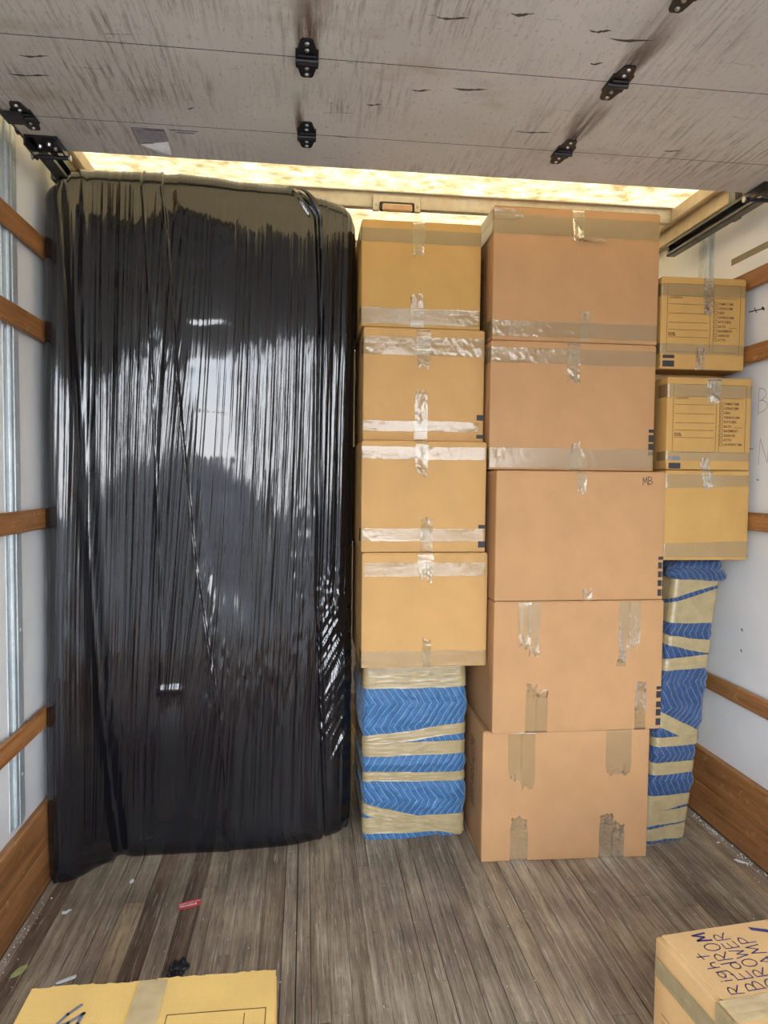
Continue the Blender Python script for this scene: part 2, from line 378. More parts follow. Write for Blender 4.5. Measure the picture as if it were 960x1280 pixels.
def wall(side):
    sgn = -1 if side == 'left' else 1
    X = XL if sgn < 0 else XR
    w = struct('wall_' + side, MB().box(min(X, X + sgn * .03), max(X, X + sgn * .03), Y0, Y1, -0.06, ZR), WALL)
    fx = lambda a, b: (min(X - sgn * a, X - sgn * b), max(X - sgn * a, X - sgn * b))     # depth range into the room
    # galvanised hat-section posts behind the slats
    ys = [0.40, 1.00, 1.60, 2.185, 2.78, 3.38, 3.98] if sgn < 0 else [0.32, 0.92, 1.52, 2.12, 2.72, 3.32, 3.92]
    me = None
    for y in ys:
        if me is None:
            m = MB(); a, b = fx(0, .0025); m.box(a, b, -.055, .055, .30, 2.46)            # flanges
            a, b = fx(.0, .011); m.box(a, b, -.030, .030, .30, 2.46, .0035)              # raised crown
            a, b = fx(.011, .0125); m.box(a, b, -.006, .006, .30, 2.46)                # crease
            for z in (.45, .9, 1.4, 1.95, 2.3):
                a, b = fx(.010, .0135); m.cyl((a, .018, z), (b, .018, z), .006, 8)
            me = m.mesh('post', GALV)
        link('post', me, None, w, (0, y, 0))
    me = None
    for z in (0.572, 1.232, 1.845, 2.118):
        if me is None:
            a, b = fx(.012, .027); me = MB().box(a, b, Y0, Y1, -.033, .033, .004).mesh('slat', SLAT)
        link('slat', me, None, w, (0, 0, z))
    a, b = fx(0, .0245)
    bb = tag(MB().box(a if sgn > 0 else a, b, Y0, Y1, 0.0, 0.006).build('baseboard_' + side, HIDDEN), kind='structure')
    for z0_, z1_ in ((0.002, .138), (.1405, .280)): MB().box(a, b, Y0, Y1, z0_, z1_, .003).build('board', SLAT, bb)
    # flat side rail under the roof
    a, b = fx(0, .03)
    cv = tag(MB().box(a, b, Y0, Y1, 2.445, ZR, .004).build('trim_%d' % (1 if sgn < 0 else 2), COVE), kind='structure')
    a, b = fx(.03, .060)
    MB().box(a, b, Y0, Y1, 2.505, ZR, .006).build('roof_angle', COVE, cv)
    # door track: a C channel open towards the middle, ending above the cargo
    m = MB(); end = 2.87
    a, b = fx(.058, .061); m.box(a, b, Y0, end, 2.348, 2.400)
    a, b = fx(.058, .095); m.box(a, b, Y0, end, 2.397, 2.400); m.box(a, b, Y0, end, 2.348, 2.351)
    a, b = fx(.092, .095); m.box(a, b, Y0, end, 2.388, 2.400); m.box(a, b, Y0, end, 2.348, 2.360)
    tr = tag(m.build('trim_%d' % (3 if sgn < 0 else 4), TRACK), kind='structure')
    m = MB()
    for y in (.2, .95, 1.7, 2.45):
        a, b = fx(.030, .058); m.box(a, b, y, y + .04, 2.36, 2.47)
    m.build('track_bracket', TRACK, tr)
    a, b = fx(.058, .090); MB().box(a, b, end - .012, end, 2.350, 2.398).build('end_stop', BLACK, tr)
    return w
wl = wall('left'); wr = wall('right')
struct('wall_front', MB().box(XL, XR, Y1, Y1 + .03, -0.06, ZR), WALL)
ceil = struct('ceiling', MB().box(XL - .03, XR + .03, Y0, Y1 + .03, ZR, ZR + .002), ROOF)
me = None
for y in (2.30, 2.90, 3.50, 4.10):
    if me is None:
        m = MB(); m.box(XL + .06, XR - .06, 0, .028, -.060, 0, .002); m.box(XL + .06, XR - .06, -.016, .044, -.004, 0); m.box(XL + .06, XR - .06, 0, .032, -.062, -.057)
        me = m.mesh('cross_beam', ALU)
    link('cross_beam', me, None, ceil, (0, y, ZR))
# ground the truck stands on
gr = struct('floor_outside', MB().box(-30, 30, -30, 30, -1.06, -1.0), ASPH)
gr.name = 'ground'
# roller shutter box / header behind the camera at the tailgate
struct('trim_5', MB().box(XL, XR, Y0 - .03, Y0, 2.335, ZR + .002), COVE)

# marker lamp on the cross beam
lp = empty('roof_lamp', (0.372, 2.895, ZR - .010), 0, 'small rectangular lamp with frosted lens fixed to the roof cross beam', 'lamp')
m = MB(); m.box(-.100, .100, -.014, -.002, -.062, -.008, .003); m.box(-.100, -.072, -.016, 0.0, -.074, -.010, .003); m.box(.072, .100, -.016, 0.0, -.074, -.010, .003)
m.build('mounting_plate', ALU, lp)
MB().box(-.072, .072, -.030, -.014, -.078, -.040, .004).build('housing', BLACK, lp)
LENS = mat_plain('frosted_amber_lens', (0.62, 0.42, 0.27), 0.35, 0, 0.0005, 0.1, 30)
ln = MB().box(-.062, .062, -.042, -.030, -.082, -.052, .005).build('lens', LENS, lp); ln['label'] = 'frosted peach lens'
m = MB()
for sx_ in (-.086, .086): m.cyl((sx_, -.016, -.05), (sx_, -.019, -.05), .005, 8)
m.build('screw', STEEL, lp)

# ---------------------------------------------------------------- the raised roll-up door, overhead
DZ = 2.33; DX0, DX1 = -0.795, 1.565
door = bpy.data.objects.new('door_1', None); COL.objects.link(door); door.location = (0, 0, DZ); door['kind'] = 'structure'
edges = [2.172, 1.977, 1.626, 1.300, 0.974, 0.648, 0.322, -0.004, -0.330, -0.656]
panels = []
for i in range(len(edges) - 1):
    y1, y0 = edges[i], edges[i + 1]
    p = MB().box(DX0, DX1, y0 + .0009, y1 - .0009, 0, .020, .0009).box(DX0 + .01, DX1 - .01, y0 - .012, y0 + .012, .0202, .0225).build('panel', DOOR, door); panels.append(p)  # rear lip added to block roof light leaking through the joint
    if i: MB().box(DX0 + .004, DX1 - .004, y1 - .0016, y1 + .0016, .0003, .006).build('joint_shade_strip', BLACK, p)  # black strip filling the joint, painting the dark of the gap
def text_mesh(txt, size, bold=0.0, sx=1.0):
    cu = bpy.data.curves.new('t', 'FONT'); cu.body = txt; cu.size = size; cu.offset = bold; cu.resolution_u = 2
    o = bpy.data.objects.new('t', cu); me = bpy.data.meshes.new_from_object(o)
    vs = [(v.co.x * sx, v.co.y) for v in me.vertices]; fs = [tuple(p.vertices) for p in me.polygons]
    bpy.data.objects.remove(o); bpy.data.curves.remove(cu); bpy.data.meshes.remove(me); return vs, fs
# stuck label on the end panel, its corner peeling
st = MB().box(0, .085, 0, .092, -.0006, 0)
lab = MB().add([(-.478, 2.000, -.0008), (-.392, 2.000, -.0008), (-.392, 2.070, -.0008), (-.478, 2.098, -.0008)], [(0, 3, 2, 1)])
CLEARL = mat_plain('worn_warning_label', (0.40, 0.375, 0.365), 0.4)
lab.build('warning_label', CLEARL, panels[0])['label'] = 'worn lined warning label'
m = MB()
m.add([(-.478, 2.098, -.001), (-.392, 2.070, -.001), (-.392, 2.12, -.016), (-.425, 2.125, -.010)], [(0, 3, 2, 1)])
m.build('peeling_corner', PAPER, panels[0])['label'] = 'white peeling corner of the label'
m = MB()
for kx in range(7): m.box(-.470, -.400, 2.012 + kx * .0095, 2.0135 + kx * .0095, -.0014, -.0009)
m.box(-.478, -.4765, 2.0, 2.098, -.0014, -.0009); m.box(-.3935, -.392, 2.0, 2.07, -.0014, -.0009); m.box(-.478, -.392, 2.0, 2.0015, -.0014, -.0009)
m.build('printed_line', INK_FADE, panels[0])
v, f = text_mesh('CAUTION', .012, .0004)
MB().add([(-.445 + a, 2.004 + b * .7, -.0016) for a, b in v], [q[::-1] for q in f]).build('lettering', INK, panels[0])
v, f = text_mesh('WARNING', .011, .0004)
MB().add([(-.468 + a * .6, 2.082 + b * .7, -.0016) for a, b in v], [q[::-1] for q in f]).build('lettering', INK, panels[0])
m = MB()
for kx, (a, b, c) in enumerate([(-.375, -.30, 2.0), (-.36, -.31, 2.012)]): m.box(a, b, c, c + .005, -.0006, 0)
m.build('scuff', INK_FADE, panels[0])
# short torn scuffs in the paint
rs = random.Random(3)
for (sx_, sy_, L, pi) in [(-.62, 1.70, .07, 1), (-.56, 1.48, .09, 2), (-.40, 1.47, .04, 2), (-.66, 1.78, .10, 1), (-.58, 1.50, .03, 2), (.40, 1.70, .09, 1), (.30, 1.45, .07, 2), (.44, 1.42, .05, 2), (.62, 1.45, .05, 2), (.70, 1.47, .10, 2), (.62, 1.88, .11, 1), (.17, 1.80, .04, 1), (1.05, 1.93, .05, 1), (-.30, 1.88, .02, 1), (.28, 1.72, .05, 1), (.66, 1.56, .03, 2)]:
    n = 10; topv = []; botv = []
    for i in range(n + 1):
        t = i / n; wd = .0045 * math.sin(PI * t) * rs.uniform(.3, 1.2) + .0004
        topv.append((sx_ + L * (t - .5), sy_ + wd + .004 * math.sin(t * 5), -.0005)); botv.append((sx_ + L * (t - .5), sy_ - wd + .004 * math.sin(t * 5), -.0005))
    MB().add(topv + botv, [(i, i + 1, n + 2 + i, n + 1 + i) for i in range(n)]).build('scuff', mat_plain('dark_scuff', (0.085, 0.07, 0.06), .8) if 'dark_scuff' not in bpy.data.materials else bpy.data.materials['dark_scuff'], panels[pi])

def hinge_mesh(w=.052, L=.142):
    a, b = w / 2, L / 2
    pts = [(-.010, -b), (.010, -b), (.015, -b + .006), (a * .8, -b * .50), (a, -b * .46), (a, b * .46), (a * .8, b * .50), (.015, b - .006), (.010, b), (-.010, b), (-.015, b - .006), (-a * .8, b * .50), (-a, b * .46), (-a, -b * .46), (-a * .8, -b * .50), (-.015, -b + .006)]
    m = MB(); m.prism(pts, .004, Matrix.Translation((0, 0, -.004)))
    m.cyl((-a, 0, -.007), (a, 0, -.007), .0065, 10)
    for yy in (-.016, .016): m.box(-a * .8, a * .8, yy - .004, yy + .004, -.009, -.004, .002)
    return m.mesh('hinge', BLACK)
HM = hinge_mesh()
m = MB()
for yy in (-.058, .058, -.034, .034): m.cyl((0, yy, -.004), (0, yy, -.0075), .0055, 8, .004)
SM = m.mesh('screws', STEEL)
stm = MB()
for pi, ye in ((0, 1.977), (1, 1.626), (2, 1.300), (3, .974), (4, .648), (5, .322), (6, -.004), (7, -.330)):
    for hx in (-.745, 0.0, .742, 1.49):
        h = link('hinge', HM, None, panels[pi], (hx, ye, 0)); 
        for yy in (0,): link('screw', SM, None, h)
        if hx in (-.745, 1.49):
            sg = -1 if hx < 0 else 1
            m = MB(); m.box(min(0, sg * .055), max(0, sg * .055), -.03, .03, -.012, -.004, .002)
            m.cyl((sg * .02, 0, .035), (sg * .075, 0, .035), .005, 8); m.cyl((sg * .052, 0, .042), (sg * .075, 0, .042), .021, 14)
            m.build('roller_arm', BLACK, h)
for hx in (-.745, 1.49):                      # end brackets with rollers at the panel's top edge
    sg = -1 if hx < 0 else 1
    m = MB(); m.box(-.045, .045, -.085, .012, -.006, 0, .002); m.box(-.045, -.039, -.085, .012, -.030, 0, .001); m.box(.039, .045, -.085, .012, -.022, 0, .001)
    m.cyl((-.05, .004, -.022), (.05, .004, -.022), .006, 10); m.cyl((sg * .03, -.05, .035), (sg * .076, -.05, .035), .021, 14)
    m.box(sg * .03 - .006, sg * .03 + .006, -.075, -.02, -.006, .04)
    b = m.build('end_bracket', BLACK, panels[0], loc=(hx, 2.165, 0))
    m = MB()
    for q in ((-.02, -.03), (.01, -.045), (.02, -.02)): m.cyl((q[0], q[1], -.006), (q[0], q[1], -.013), .007, 8, .005)
    m.cyl((-.055, .004, -.022), (-.05, .004, -.022), .010, 8); m.cyl((.05, .004, -.022), (.055, .004, -.022), .010, 8)
    m.build('screw', STEEL, b)
# rust runs along the door from its hinges
def streak(xc, ya, yb, wa, wb, dx, panel):
    n, k = 12, 5; vs = []; fs = []; fade = []
    for i in range(n + 1):
        t = i / n
        for j in range(k + 1):
            u = j / k - .5; vs.append((xc + dx * t + u * (wa + (wb - wa) * t), ya + (yb - ya) * t, -.0004)); fade.append((1 - t) ** 1.2 * math.sin(PI * j / k))
    fs = [(i * (k + 1) + j, i * (k + 1) + j + 1, (i + 1) * (k + 1) + j + 1, (i + 1) * (k + 1) + j) for i in range(n) for j in range(k)]
    me = MB().add(vs, fs).mesh('rust_streak', STAIN); a = me.attributes.new('fade', 'FLOAT', 'POINT'); a.data.foreach_set('value', fade)
    link('rust_streak', me, None, panel)
streak(.742, 1.618, 1.305, .05, .16, 0, panels[2]); streak(0, 1.615, 1.305, .05, .13, .01, panels[2]); streak(.74, 1.97, 1.65, .03, .16, .0, panels[1])
streak(.742, 1.295, .98, .05, .16, 0, panels[3]); streak(-.02, 1.965, 1.75, .02, .05, 0, panels[1])

# ---------------------------------------------------------------- blocks: cartons and bundles
class Block:
    """a box w x d x h with rounded edges and slightly bulging faces; origin at the centre of its base, front at -y"""
    def __init__(s, w, d, h, r=.004, bulge=.003, seed=0, disp=None, shear=(0, 0), taper=0.0):
        s.w, s.d, s.h, s.r, s.b, s.seed, s.disp, s.shear, s.taper = w, d, h, r, bulge, seed, disp, shear, taper
    def project(s, P, off=0.0, sz=None):
        P = np.asarray(P, float).copy(); H = np.array([s.w / 2, s.d / 2, s.h / 2]); C = P - np.array([0, 0, s.h / 2])
        q = np.clip(C, -(H - s.r), H - s.r); d = C - q; ln = np.linalg.norm(d, axis=-1, keepdims=True); n = d / np.maximum(ln, 1e-9)
        c = np.cos(np.clip(C / (2 * H), -.5, .5) * PI); b = 0
        for i in range(3): b = b + np.abs(n[..., i]) * c[..., (i + 1) % 3] * c[..., (i + 2) % 3]
        am = s.b * (1 + 0.5 * noise(C[..., 0] * 6 + s.seed, C[..., 2] * 6, s.seed))
        D = b * am + off
        if s.disp is not None and sz is not None: D = D + s.disp(sz[..., 0], sz[..., 1])
        R = q + n * (s.r + D)[..., None] + np.array([0, 0, s.h / 2])
        t = R[..., 2] / s.h; k = 1 - s.taper * (1 - t)
        R[..., 0] = R[..., 0] * k + s.shear[0] * t; R[..., 1] = R[..., 1] * k + s.shear[1] * t
        return R
    def around(s, S, Z):
        """perimeter position: 0..w front, below 0 left side, beyond w right side"""
        S = np.asarray(S, float); Z = np.asarray(Z, float)
        x = np.clip(S, 0, s.w) - s.w / 2; y = -s.d / 2 + np.maximum(0, -S) + np.maximum(0, S - s.w)
        return np.stack([x, y, Z], -1)
    def over(s, X, T):
        """vertical position: 0..h up the front, beyond h across the top"""
        return np.stack([np.asarray(X, float) - s.w / 2, -s.d / 2 + np.maximum(0, T - s.h), np.minimum(T, s.h)], -1)
    def body(s, name, mat, parent, n=10, nz=None, uv=False):
        nz = nz or n
        def ax(L, k):
            r = s.r; return np.concatenate([[0, r * .3, r], np.linspace(r, L - r, k + 1)[1:-1], [L - r, L - r * .3, L]]) - L / 2
        X = ax(s.w, n); Y = ax(s.d, n); Z = ax(s.h, nz) + s.h / 2
        bm = bmesh.new(); lay = bm.loops.layers.uv.new('UVMap') if uv else None
        for f in range(6):
            if f in (0, 1): A, B = np.meshgrid(X, Z, indexing='ij'); P = np.stack([A, np.full_like(A, -s.d / 2 if f == 0 else s.d / 2), B], -1); sz = np.stack([A + s.w / 2 + (0 if f == 0 else 5), B], -1)
            elif f in (2, 3): A, B = np.meshgrid(Y, Z, indexing='ij'); P = np.stack([np.full_like(A, -s.w / 2 if f == 2 else s.w / 2), A, B], -1); sz = np.stack([-(A + s.d / 2) if f == 2 else A + s.d / 2 + s.w, B], -1)
            else: A, B = np.meshgrid(X, Y, indexing='ij'); P = np.stack([A, B, np.full_like(A, 0 if f == 4 else s.h)], -1); sz = np.stack([A + s.w / 2, (B + s.d / 2) + s.h if f == 5 else B * 0], -1)
            R = s.project(P, 0.0, sz); V = [[bm.verts.new(R[i, j]) for j in range(R.shape[1])] for i in range(R.shape[0])]
            flip = f in (1, 2, 4)
            for i in range(len(V) - 1):
                for j in range(len(V[0]) - 1):
                    ij = [(i, j), (i + 1, j), (i + 1, j + 1), (i, j + 1)]
                    if flip: ij = ij[::-1]
                    fc = bm.faces.new([V[a][b] for a, b in ij]); fc.smooth = True
                    if uv:
                        for lp_, (a, b) in zip(fc.loops, ij): lp_[lay].uv = (sz[a, b, 0], sz[a, b, 1])
        bmesh.ops.remove_doubles(bm, verts=bm.verts, dist=1e-5)
        me = bpy.data.meshes.new(name); bm.to_mesh(me); bm.free(); me.materials.append(mat)
        return link(name, me, None, parent)

def tape(B, parent, kind, a0, a1, b0, b1, mat=None, cr=.0010, torn=(False, False), slope=0.0, name='tape', base=.0006, seed=1, slope1=None, res=.0045, torn_amp=.012):
    """kind 'h': along the perimeter a0..a1 between heights b0..b1; 'v': up the front a0..a1 between x b0..b1"""
    mat = mat or TAPE; na = max(4, int(abs(a1 - a0) / res)); nb = max(5, int(abs(b1 - b0) / .005))
    A, T = np.meshgrid(np.linspace(0, 1, na + 1), np.linspace(0, 1, nb + 1), indexing='ij')
    lo = np.full_like(A, a0); hi = np.full_like(A, a1)
    if torn[0]: lo = lo + torn_amp * noise(T * 6, T * 0, seed + 5) * (1 if a1 > a0 else -1)
    if torn[1]: hi = hi + torn_amp * noise(T * 6, T * 0, seed + 9)
    S = lo + (hi - lo) * A
    sl1 = slope if slope1 is None else slope1
    Bv = (b0 + sl1 * A) * (1 - T) + (b1 + slope * A) * T
    Bv = Bv + (.0012 * noise(S * 25, T * 0 + 3, seed))
    endf = np.zeros_like(A)
    if torn[0]: endf = np.maximum(endf, 1 - sstep(0, .05 / max(abs(a1 - a0), .05), A))
    if torn[1]: endf = np.maximum(endf, sstep(1 - .05 / max(abs(a1 - a0), .05), 1, A))
    mid = b0 + (b1 - b0) * .5
    Bv = Bv + (mid - Bv) * .30 * endf * (0.6 + .6 * noise(S * 90, T * 0, seed + 2))
    wr = np.abs(noise(S * 70 + T * 3, T * 2.2, seed)) + .6 * np.abs(noise(S * 160, T * 6, seed + 3)) + .8 * np.abs(noise(S * 9, T * 7, seed + 4))
    off = base + cr * wr * (.35 + 1.3 * np.clip(noise(S * 8, T, seed + 8) + .2, 0, 1) + 2.6 * endf)
    if kind == 'h': P = B.around(S, Bv); sz = np.stack([S, Bv], -1)
    else: P = B.over(Bv, S); sz = np.stack([Bv, S], -1)
    R = B.project(P, off, sz)
    return link(name, grid_mesh(name, R, mat), None, parent)

def patch(B, parent, name, mat, polys, side='front', off=.0010):
    """flat print: list of (verts[(a,b)], faces) laid on a face. front: a = x from the left edge; left: a = distance back"""
    V = []; Fs = []
    for vs, fs in polys:
        n = len(V); V += list(vs); Fs += [tuple(i + n for i in q) for q in fs]
    A = np.array(V, float)
    if side == 'front': P = B.around(A[:, 0], A[:, 1])
    elif side == 'left': P = B.around(-A[:, 0], A[:, 1])
    else: P = np.stack([A[:, 0] - B.w / 2, A[:, 1] - B.d / 2, np.full(len(A), B.h)], -1)
    R = B.project(P, off)
    me = bpy.data.meshes.new(name); me.from_pydata([tuple(p) for p in R], [], Fs); me.materials.append(mat); me.update()
    return link(name, me, None, parent)
def rect(a0, b0, a1, b1, n=6):
    """subdivided rectangle so that it follows the bulge"""
    vs = []; fs = []; lon = abs(a1 - a0) >= abs(b1 - b0)
    for i in range(n + 1):
        t = i / n
        if lon: x = a0 + (a1 - a0) * t; vs += [(x, b0), (x, b1)]
        else: y = b0 + (b1 - b0) * t; vs += [(a0, y), (a1, y)]
    fs = [(2 * i, 2 * i + 2, 2 * i + 3, 2 * i + 1) if lon else (2 * i, 2 * i + 1, 2 * i + 3, 2 * i + 2) for i in range(n)]
    return vs, fs
def ribbon(pts, w=.003):
    vs = []; fs = []
    for (x0, y0), (x1, y1) in zip(pts[:-1], pts[1:]):
        L = math.hypot(x1 - x0, y1 - y0) or 1e-6; nx, ny = -(y1 - y0) / L * w / 2, (x1 - x0) / L * w / 2; ex, ey = (x1 - x0) / L * w * .35, (y1 - y0) / L * w * .35
        n = len(vs); vs += [(x0 - ex - nx, y0 - ey - ny), (x1 + ex - nx, y1 + ey - ny), (x1 + ex + nx, y1 + ey + ny), (x0 - ex + nx, y0 - ey + ny)]; fs.append((n, n + 1, n + 2, n + 3))
    return vs, fs
def arc(cx, cy, rx, ry, a0, a1, n=10): return [(cx + rx * math.cos(math.radians(a0 + (a1 - a0) * i / n)), cy + ry * math.sin(math.radians(a0 + (a1 - a0) * i / n))) for i in range(n + 1)]
GL = {  # hand-written capitals as strokes in a unit cell
    'R': [[(0, 0), (.05, 1)], arc(.15, .75, .4, .25, 95, -95), [(.15, .5), (.62, 0)]], 'i': [[(.25, 0), (.25, .6)], [(.23, .82), (.27, .86)]],
    'g': [arc(.3, .38, .24, .26, 30, 390, 14), [(.55, .65), (.56, -.2)], arc(.34, -.2, .22, .17, 0, -140)], 'h': [[(.08, 1), (.1, 0)], arc(.32, .25, .2, .25, 170, 0), [(.52, .25), (.55, 0)]],
    't': [[(.3, 1), (.3, 0)], [(.05, .62), (.6, .68)]], 'B': [[(.02, -.1), (.05, 1.05)], arc(.1, .76, .42, .26, 95, -90), arc(.1, .25, .5, .26, 90, -95)],
    'E': [[(.55, .95), (.08, 1), (.05, 0), (.6, .03)], [(.07, .5), (.5, .55)]], 'd': [arc(.28, .28, .25, .28, 0, 360, 14), [(.56, 1.05), (.55, 0)]],
    'O': [arc(.33, .5, .3, .5, 80, 450, 18)], 'M': [[(0, 0), (.1, 1), (.33, .3), (.58, 1), (.68, 0)]], 'D': [[(.03, 0), (.05, 1)], arc(.05, .5, .52, .5, 88, -90)],
    'W': [[(0, 1), (.15, 0), (.33, .7), (.5, 0), (.68, 1)]], 'L': [[(.1, 1), (.08, 0), (.55, .03)]], 'A': [[(0, 0), (.3, 1), (.6, 0)], [(.12, .38), (.5, .4)]],
    'P': [[(.05, -.1), (.06, 1)], arc(.1, .74, .42, .26, 92, -92)], 'N': [[(0, 0), (.05, 1), (.5, .05), (.55, 1)]], 'U': [[(0, 1)] + arc(.28, .3, .28, .3, 180, 360) + [(.58, 1)]],
}
def write(txt, size, w, org=(0, 0), rot=0.0, adv=.78, slant=0.0, hs=1.0):
    out = []; c, s = math.cos(rot), math.sin(rot); x = 0
    for ch in txt:
        if ch != ' ':
            for st_ in GL[ch]:
                out.append(ribbon([(org[0] + c * (x + px_ * size + py_ * slant * size) - s * py_ * size, org[1] + s * (x + px_ * size) + c * py_ * size) for px_, py_ in [(q0, q1 * hs) for q0, q1 in st_]], w))
        x += adv * size * (0.55 if ch == 'i' else 1)
    return out

def carton(loc, w, d, h, mat, label, rz=0.0, seed=1, cat='box', group=None, bulge=.002, name='cardboard_box', flap_axis='x', inset=.004):
    t = empty(name, loc, rz, label, cat, group); B = Block(w, d, h - .0035, .0045, bulge, seed)
    B.body('carton', mat, t)
    # the two outer flaps that close the top; they meet at a seam
    for k in (0, 1):
        if flap_axis == 'x': m = MB().box(-w / 2 + inset, w / 2 - inset, -d / 2 + .002 if k == 0 else .001, -.001 if k == 0 else d / 2 - .002, h - .0048, h - .0004, .0012)
        else: m = MB().box(-w / 2 + .002 if k == 0 else .001, -.001 if k == 0 else w / 2 - .002, -d / 2 + .004, d / 2 - .004, h - .0048, h - .0004, .0012)
        m.build('flap', mat, t)
    return t, B
def bars(t, B, spans, a0, a1, mat=INK):
    for lo, hi in spans: patch(B, t, 'printed_bar', mat, [rect(a0 * B.w, lo * B.h, a1 * B.w, hi * B.h, 2)])
def side_print(t, B, y0=.30, y1=.90, a=.10, w=.09):
    """block of slanted print on the left side panel"""
    v, f = text_mesh('FRAGILE HANDLE WITH CARE', .05, .001)
    Wd = max(p[0] for p in v); sc = (y1 - y0) * B.h / Wd
    patch(B, t, 'side_print', INK_BROWN, [([(a + w * .9 - p[1] * w / .05, y0 * B.h + (p[0]) * sc) for p in v], f)], 'left')
    patch(B, t, 'side_frame', INK_BROWN, [rect(a - .012, y0 * B.h, a - .009, y1 * B.h), rect(a + w + .006, y0 * B.h, a + w + .009, y1 * B.h)], 'left')

# ----- middle-right column: five large cartons
def H(t, B, lo, hi, u0=-.06, u1=1.0, **k): return tape(B, t, 'h', u0 * B.w if u0 >= 0 else u0, u1 * B.w if u1 <= 1 else B.w + u1 - 1, lo * B.h, hi * B.h, **k)
def V(t, B, u0, u1, lo, hi, **k): return tape(B, t, 'v', (lo * B.h), (hi * B.h if hi <= 1 else B.h + hi - 1), u0 * B.w, u1 * B.w, **k)
def place(x0, x1, yf, z0, z1, d, mat, label, **k):
    """front face from x0..x1 at depth yf"""
    w = x1 - x0; rz = k.get('rz', 0)
    c = Vector(((x0 + x1) / 2, yf, 0)) + Matrix.Rotation(rz, 3, 'Z') @ Vector((0, d / 2, 0))
    return carton((c.x, c.y, z0), w, d, z1 - z0, mat, label, **k)

GB = None
t, B = place(.634, 1.250, 2.345, 0.0, .478, .46, CARD_PINK, 'large brown carton on the floor, lowest of the five large cartons, four tape strips', rz=-.035, seed=11, group='stack of large cartons')
for (a, b, lo, hi, s_) in ((.15, .235, .63, 1.04, 1), (.225, .31, .565, 1.04, 2), (.735, .89, .655, 1.04, 3), (.17, .275, 0, .34, 4), (.705, .79, 0, .36, 5), (.78, .86, 0, .28, 6)):
    V(t, B, a, b, lo, hi, torn=(hi > 1, hi < 1), seed=s_ * 7, cr=.0007 if s_ in (3, 5) else .0011)
patch(B, t, 'crease', CARD_EDGE, [ribbon([(.565 * B.w, 0.01), (.567 * B.w, .3), ], .0016)]); side_print(t, B, .30, .85)
t, B = place(.657, 1.283, 2.322, .480, .950, .46, CARD_PINK, 'large brown carton second from the floor in its stack, ragged vertical tape strips', rz=0, seed=12, group='stack of large cartons')
for (a, b, lo, hi, s_) in ((.14, .215, .66, 1, 1), (.20, .27, .60, 1, 2), (.73, .80, .60, 1, 3), (.79, .86, .66, 1, 4), (.72, .775, .50, .60, 5), (.19, .26, 0, .37, 6), (.25, .32, 0, .32, 7), (.84, .905, 0, .38, 8)):
    V(t, B, a, b, lo, hi, torn=(hi >= 1, hi < 1), seed=s_ * 11, cr=.0013)
bars(t, B, [(.31, .335), (.245, .297), (.17, .217), (.105, .157), (.03, .083)], .968, .998)
t, B = place(.656, 1.274, 2.318, .952, 1.408, .46, CARD_PINK, 'large brown carton third from the floor, MB written at its top right corner', rz=0, seed=13, group='stack of large cartons')
V(t, B, .465, .525, .84, 1, torn=(True, False), seed=3, cr=.0014); V(t, B, .515, .575, .02, .085, torn=(True, True), seed=8, cr=.002)
bars(t, B, [(.317, .342), (.247, .296), (.178, .225), (.108, .155), (.03, .083)], .968, .999)
patch(B, t, 'handwriting', INK, write('MB', .026, .0022, (.862 * B.w, .905 * B.h), .1))
t, B = place(.649, 1.266, 2.395, 1.411, 1.868, .46, CARD_PINK, 'large brown carton fourth from the floor, shiny wrinkled tape along its upper left edge', rz=0, seed=14, group='stack of large cartons')
H(t, B, .835, .955, u0=-.10, seed=21, cr=.0016); V(t, B, .455, .535, .70, 1, torn=(True, False), seed=22, cr=.0018)
H(t, B, .02, .175, u0=-.08, seed=23, cr=.0012); V(t, B, .485, .545, .0, .225, torn=(False, True), seed=24, cr=.0018)
bars(t, B, [(.31, .337), (.235, .292), (.17, .222), (.13, .158)], .965, .998)
t, B = place(.654, 1.270, 2.40, 1.870, 2.338, .46, CARD_PINK, 'large brown carton topmost of the five large cartons, nearest the roof', rz=0, seed=15, group='stack of large cartons')
H(t, B, .80, .945, u0=-.30, seed=31, cr=.0012); H(t, B, .90, .985, u0=-.25, u1=.16, seed=36, cr=.0025, torn=(False, True)); V(t, B, .465, .535, .77, 1.1, torn=(True, False), seed=32, cr=.0016)
H(t, B, .76, .80, u0=.50, u1=.66, torn=(True, True), seed=33, cr=.004); H(t, B, .03, .15, u0=-.08, seed=34, cr=.0017); V(t, B, .52, .58, .0, .245, torn=(False, True), seed=35, cr=.002)
side_print(t, B, .14, .70, .10)

# ----- middle-left column: four medium cartons
t, B = place(.199, .651, 2.39, .706, 1.115, .46, CARD_TAN, 'medium carton lowest in its stack, directly on the blue wrapped bundle', rz=0, seed=21, group='stack of medium cartons')
H(t, B, .80, .92, u0=.02, u1=.98, seed=41, cr=.0013); V(t, B, .435, .56, .77, 1, torn=(True, False), seed=42, cr=.0018)
H(t, B, .015, .145, seed=43, cr=.0006); V(t, B, .48, .55, .0, .25, torn=(False, True), seed=44, cr=.0013)
t, B = place(.195, .640, 2.39, 1.117, 1.508, .46, CARD_TAN, 'medium carton second from the bottom of its stack, bright crinkled tape across its top', rz=0, seed=22, group='stack of medium cartons')
H(t, B, .84, .955, u0=0.0, u1=1.0, seed=45, cr=.0017); V(t, B, .425, .53, .70, 1, torn=(True, False), seed=46, cr=.002)
bars(t, B, [(.215, .25), (.04, .10)], .94, .995)
H(t, B, .10, .215, seed=47, cr=.0013); V(t, B, .47, .57, .0, .30, torn=(False, True), seed=48, cr=.002)
t, B = place(.203, .642, 2.45, 1.511, 1.911, .46, CARD_TAN, 'medium carton second from the top, shiny vertical tape tab above its lower band', rz=-.003, seed=23, group='stack of medium cartons')
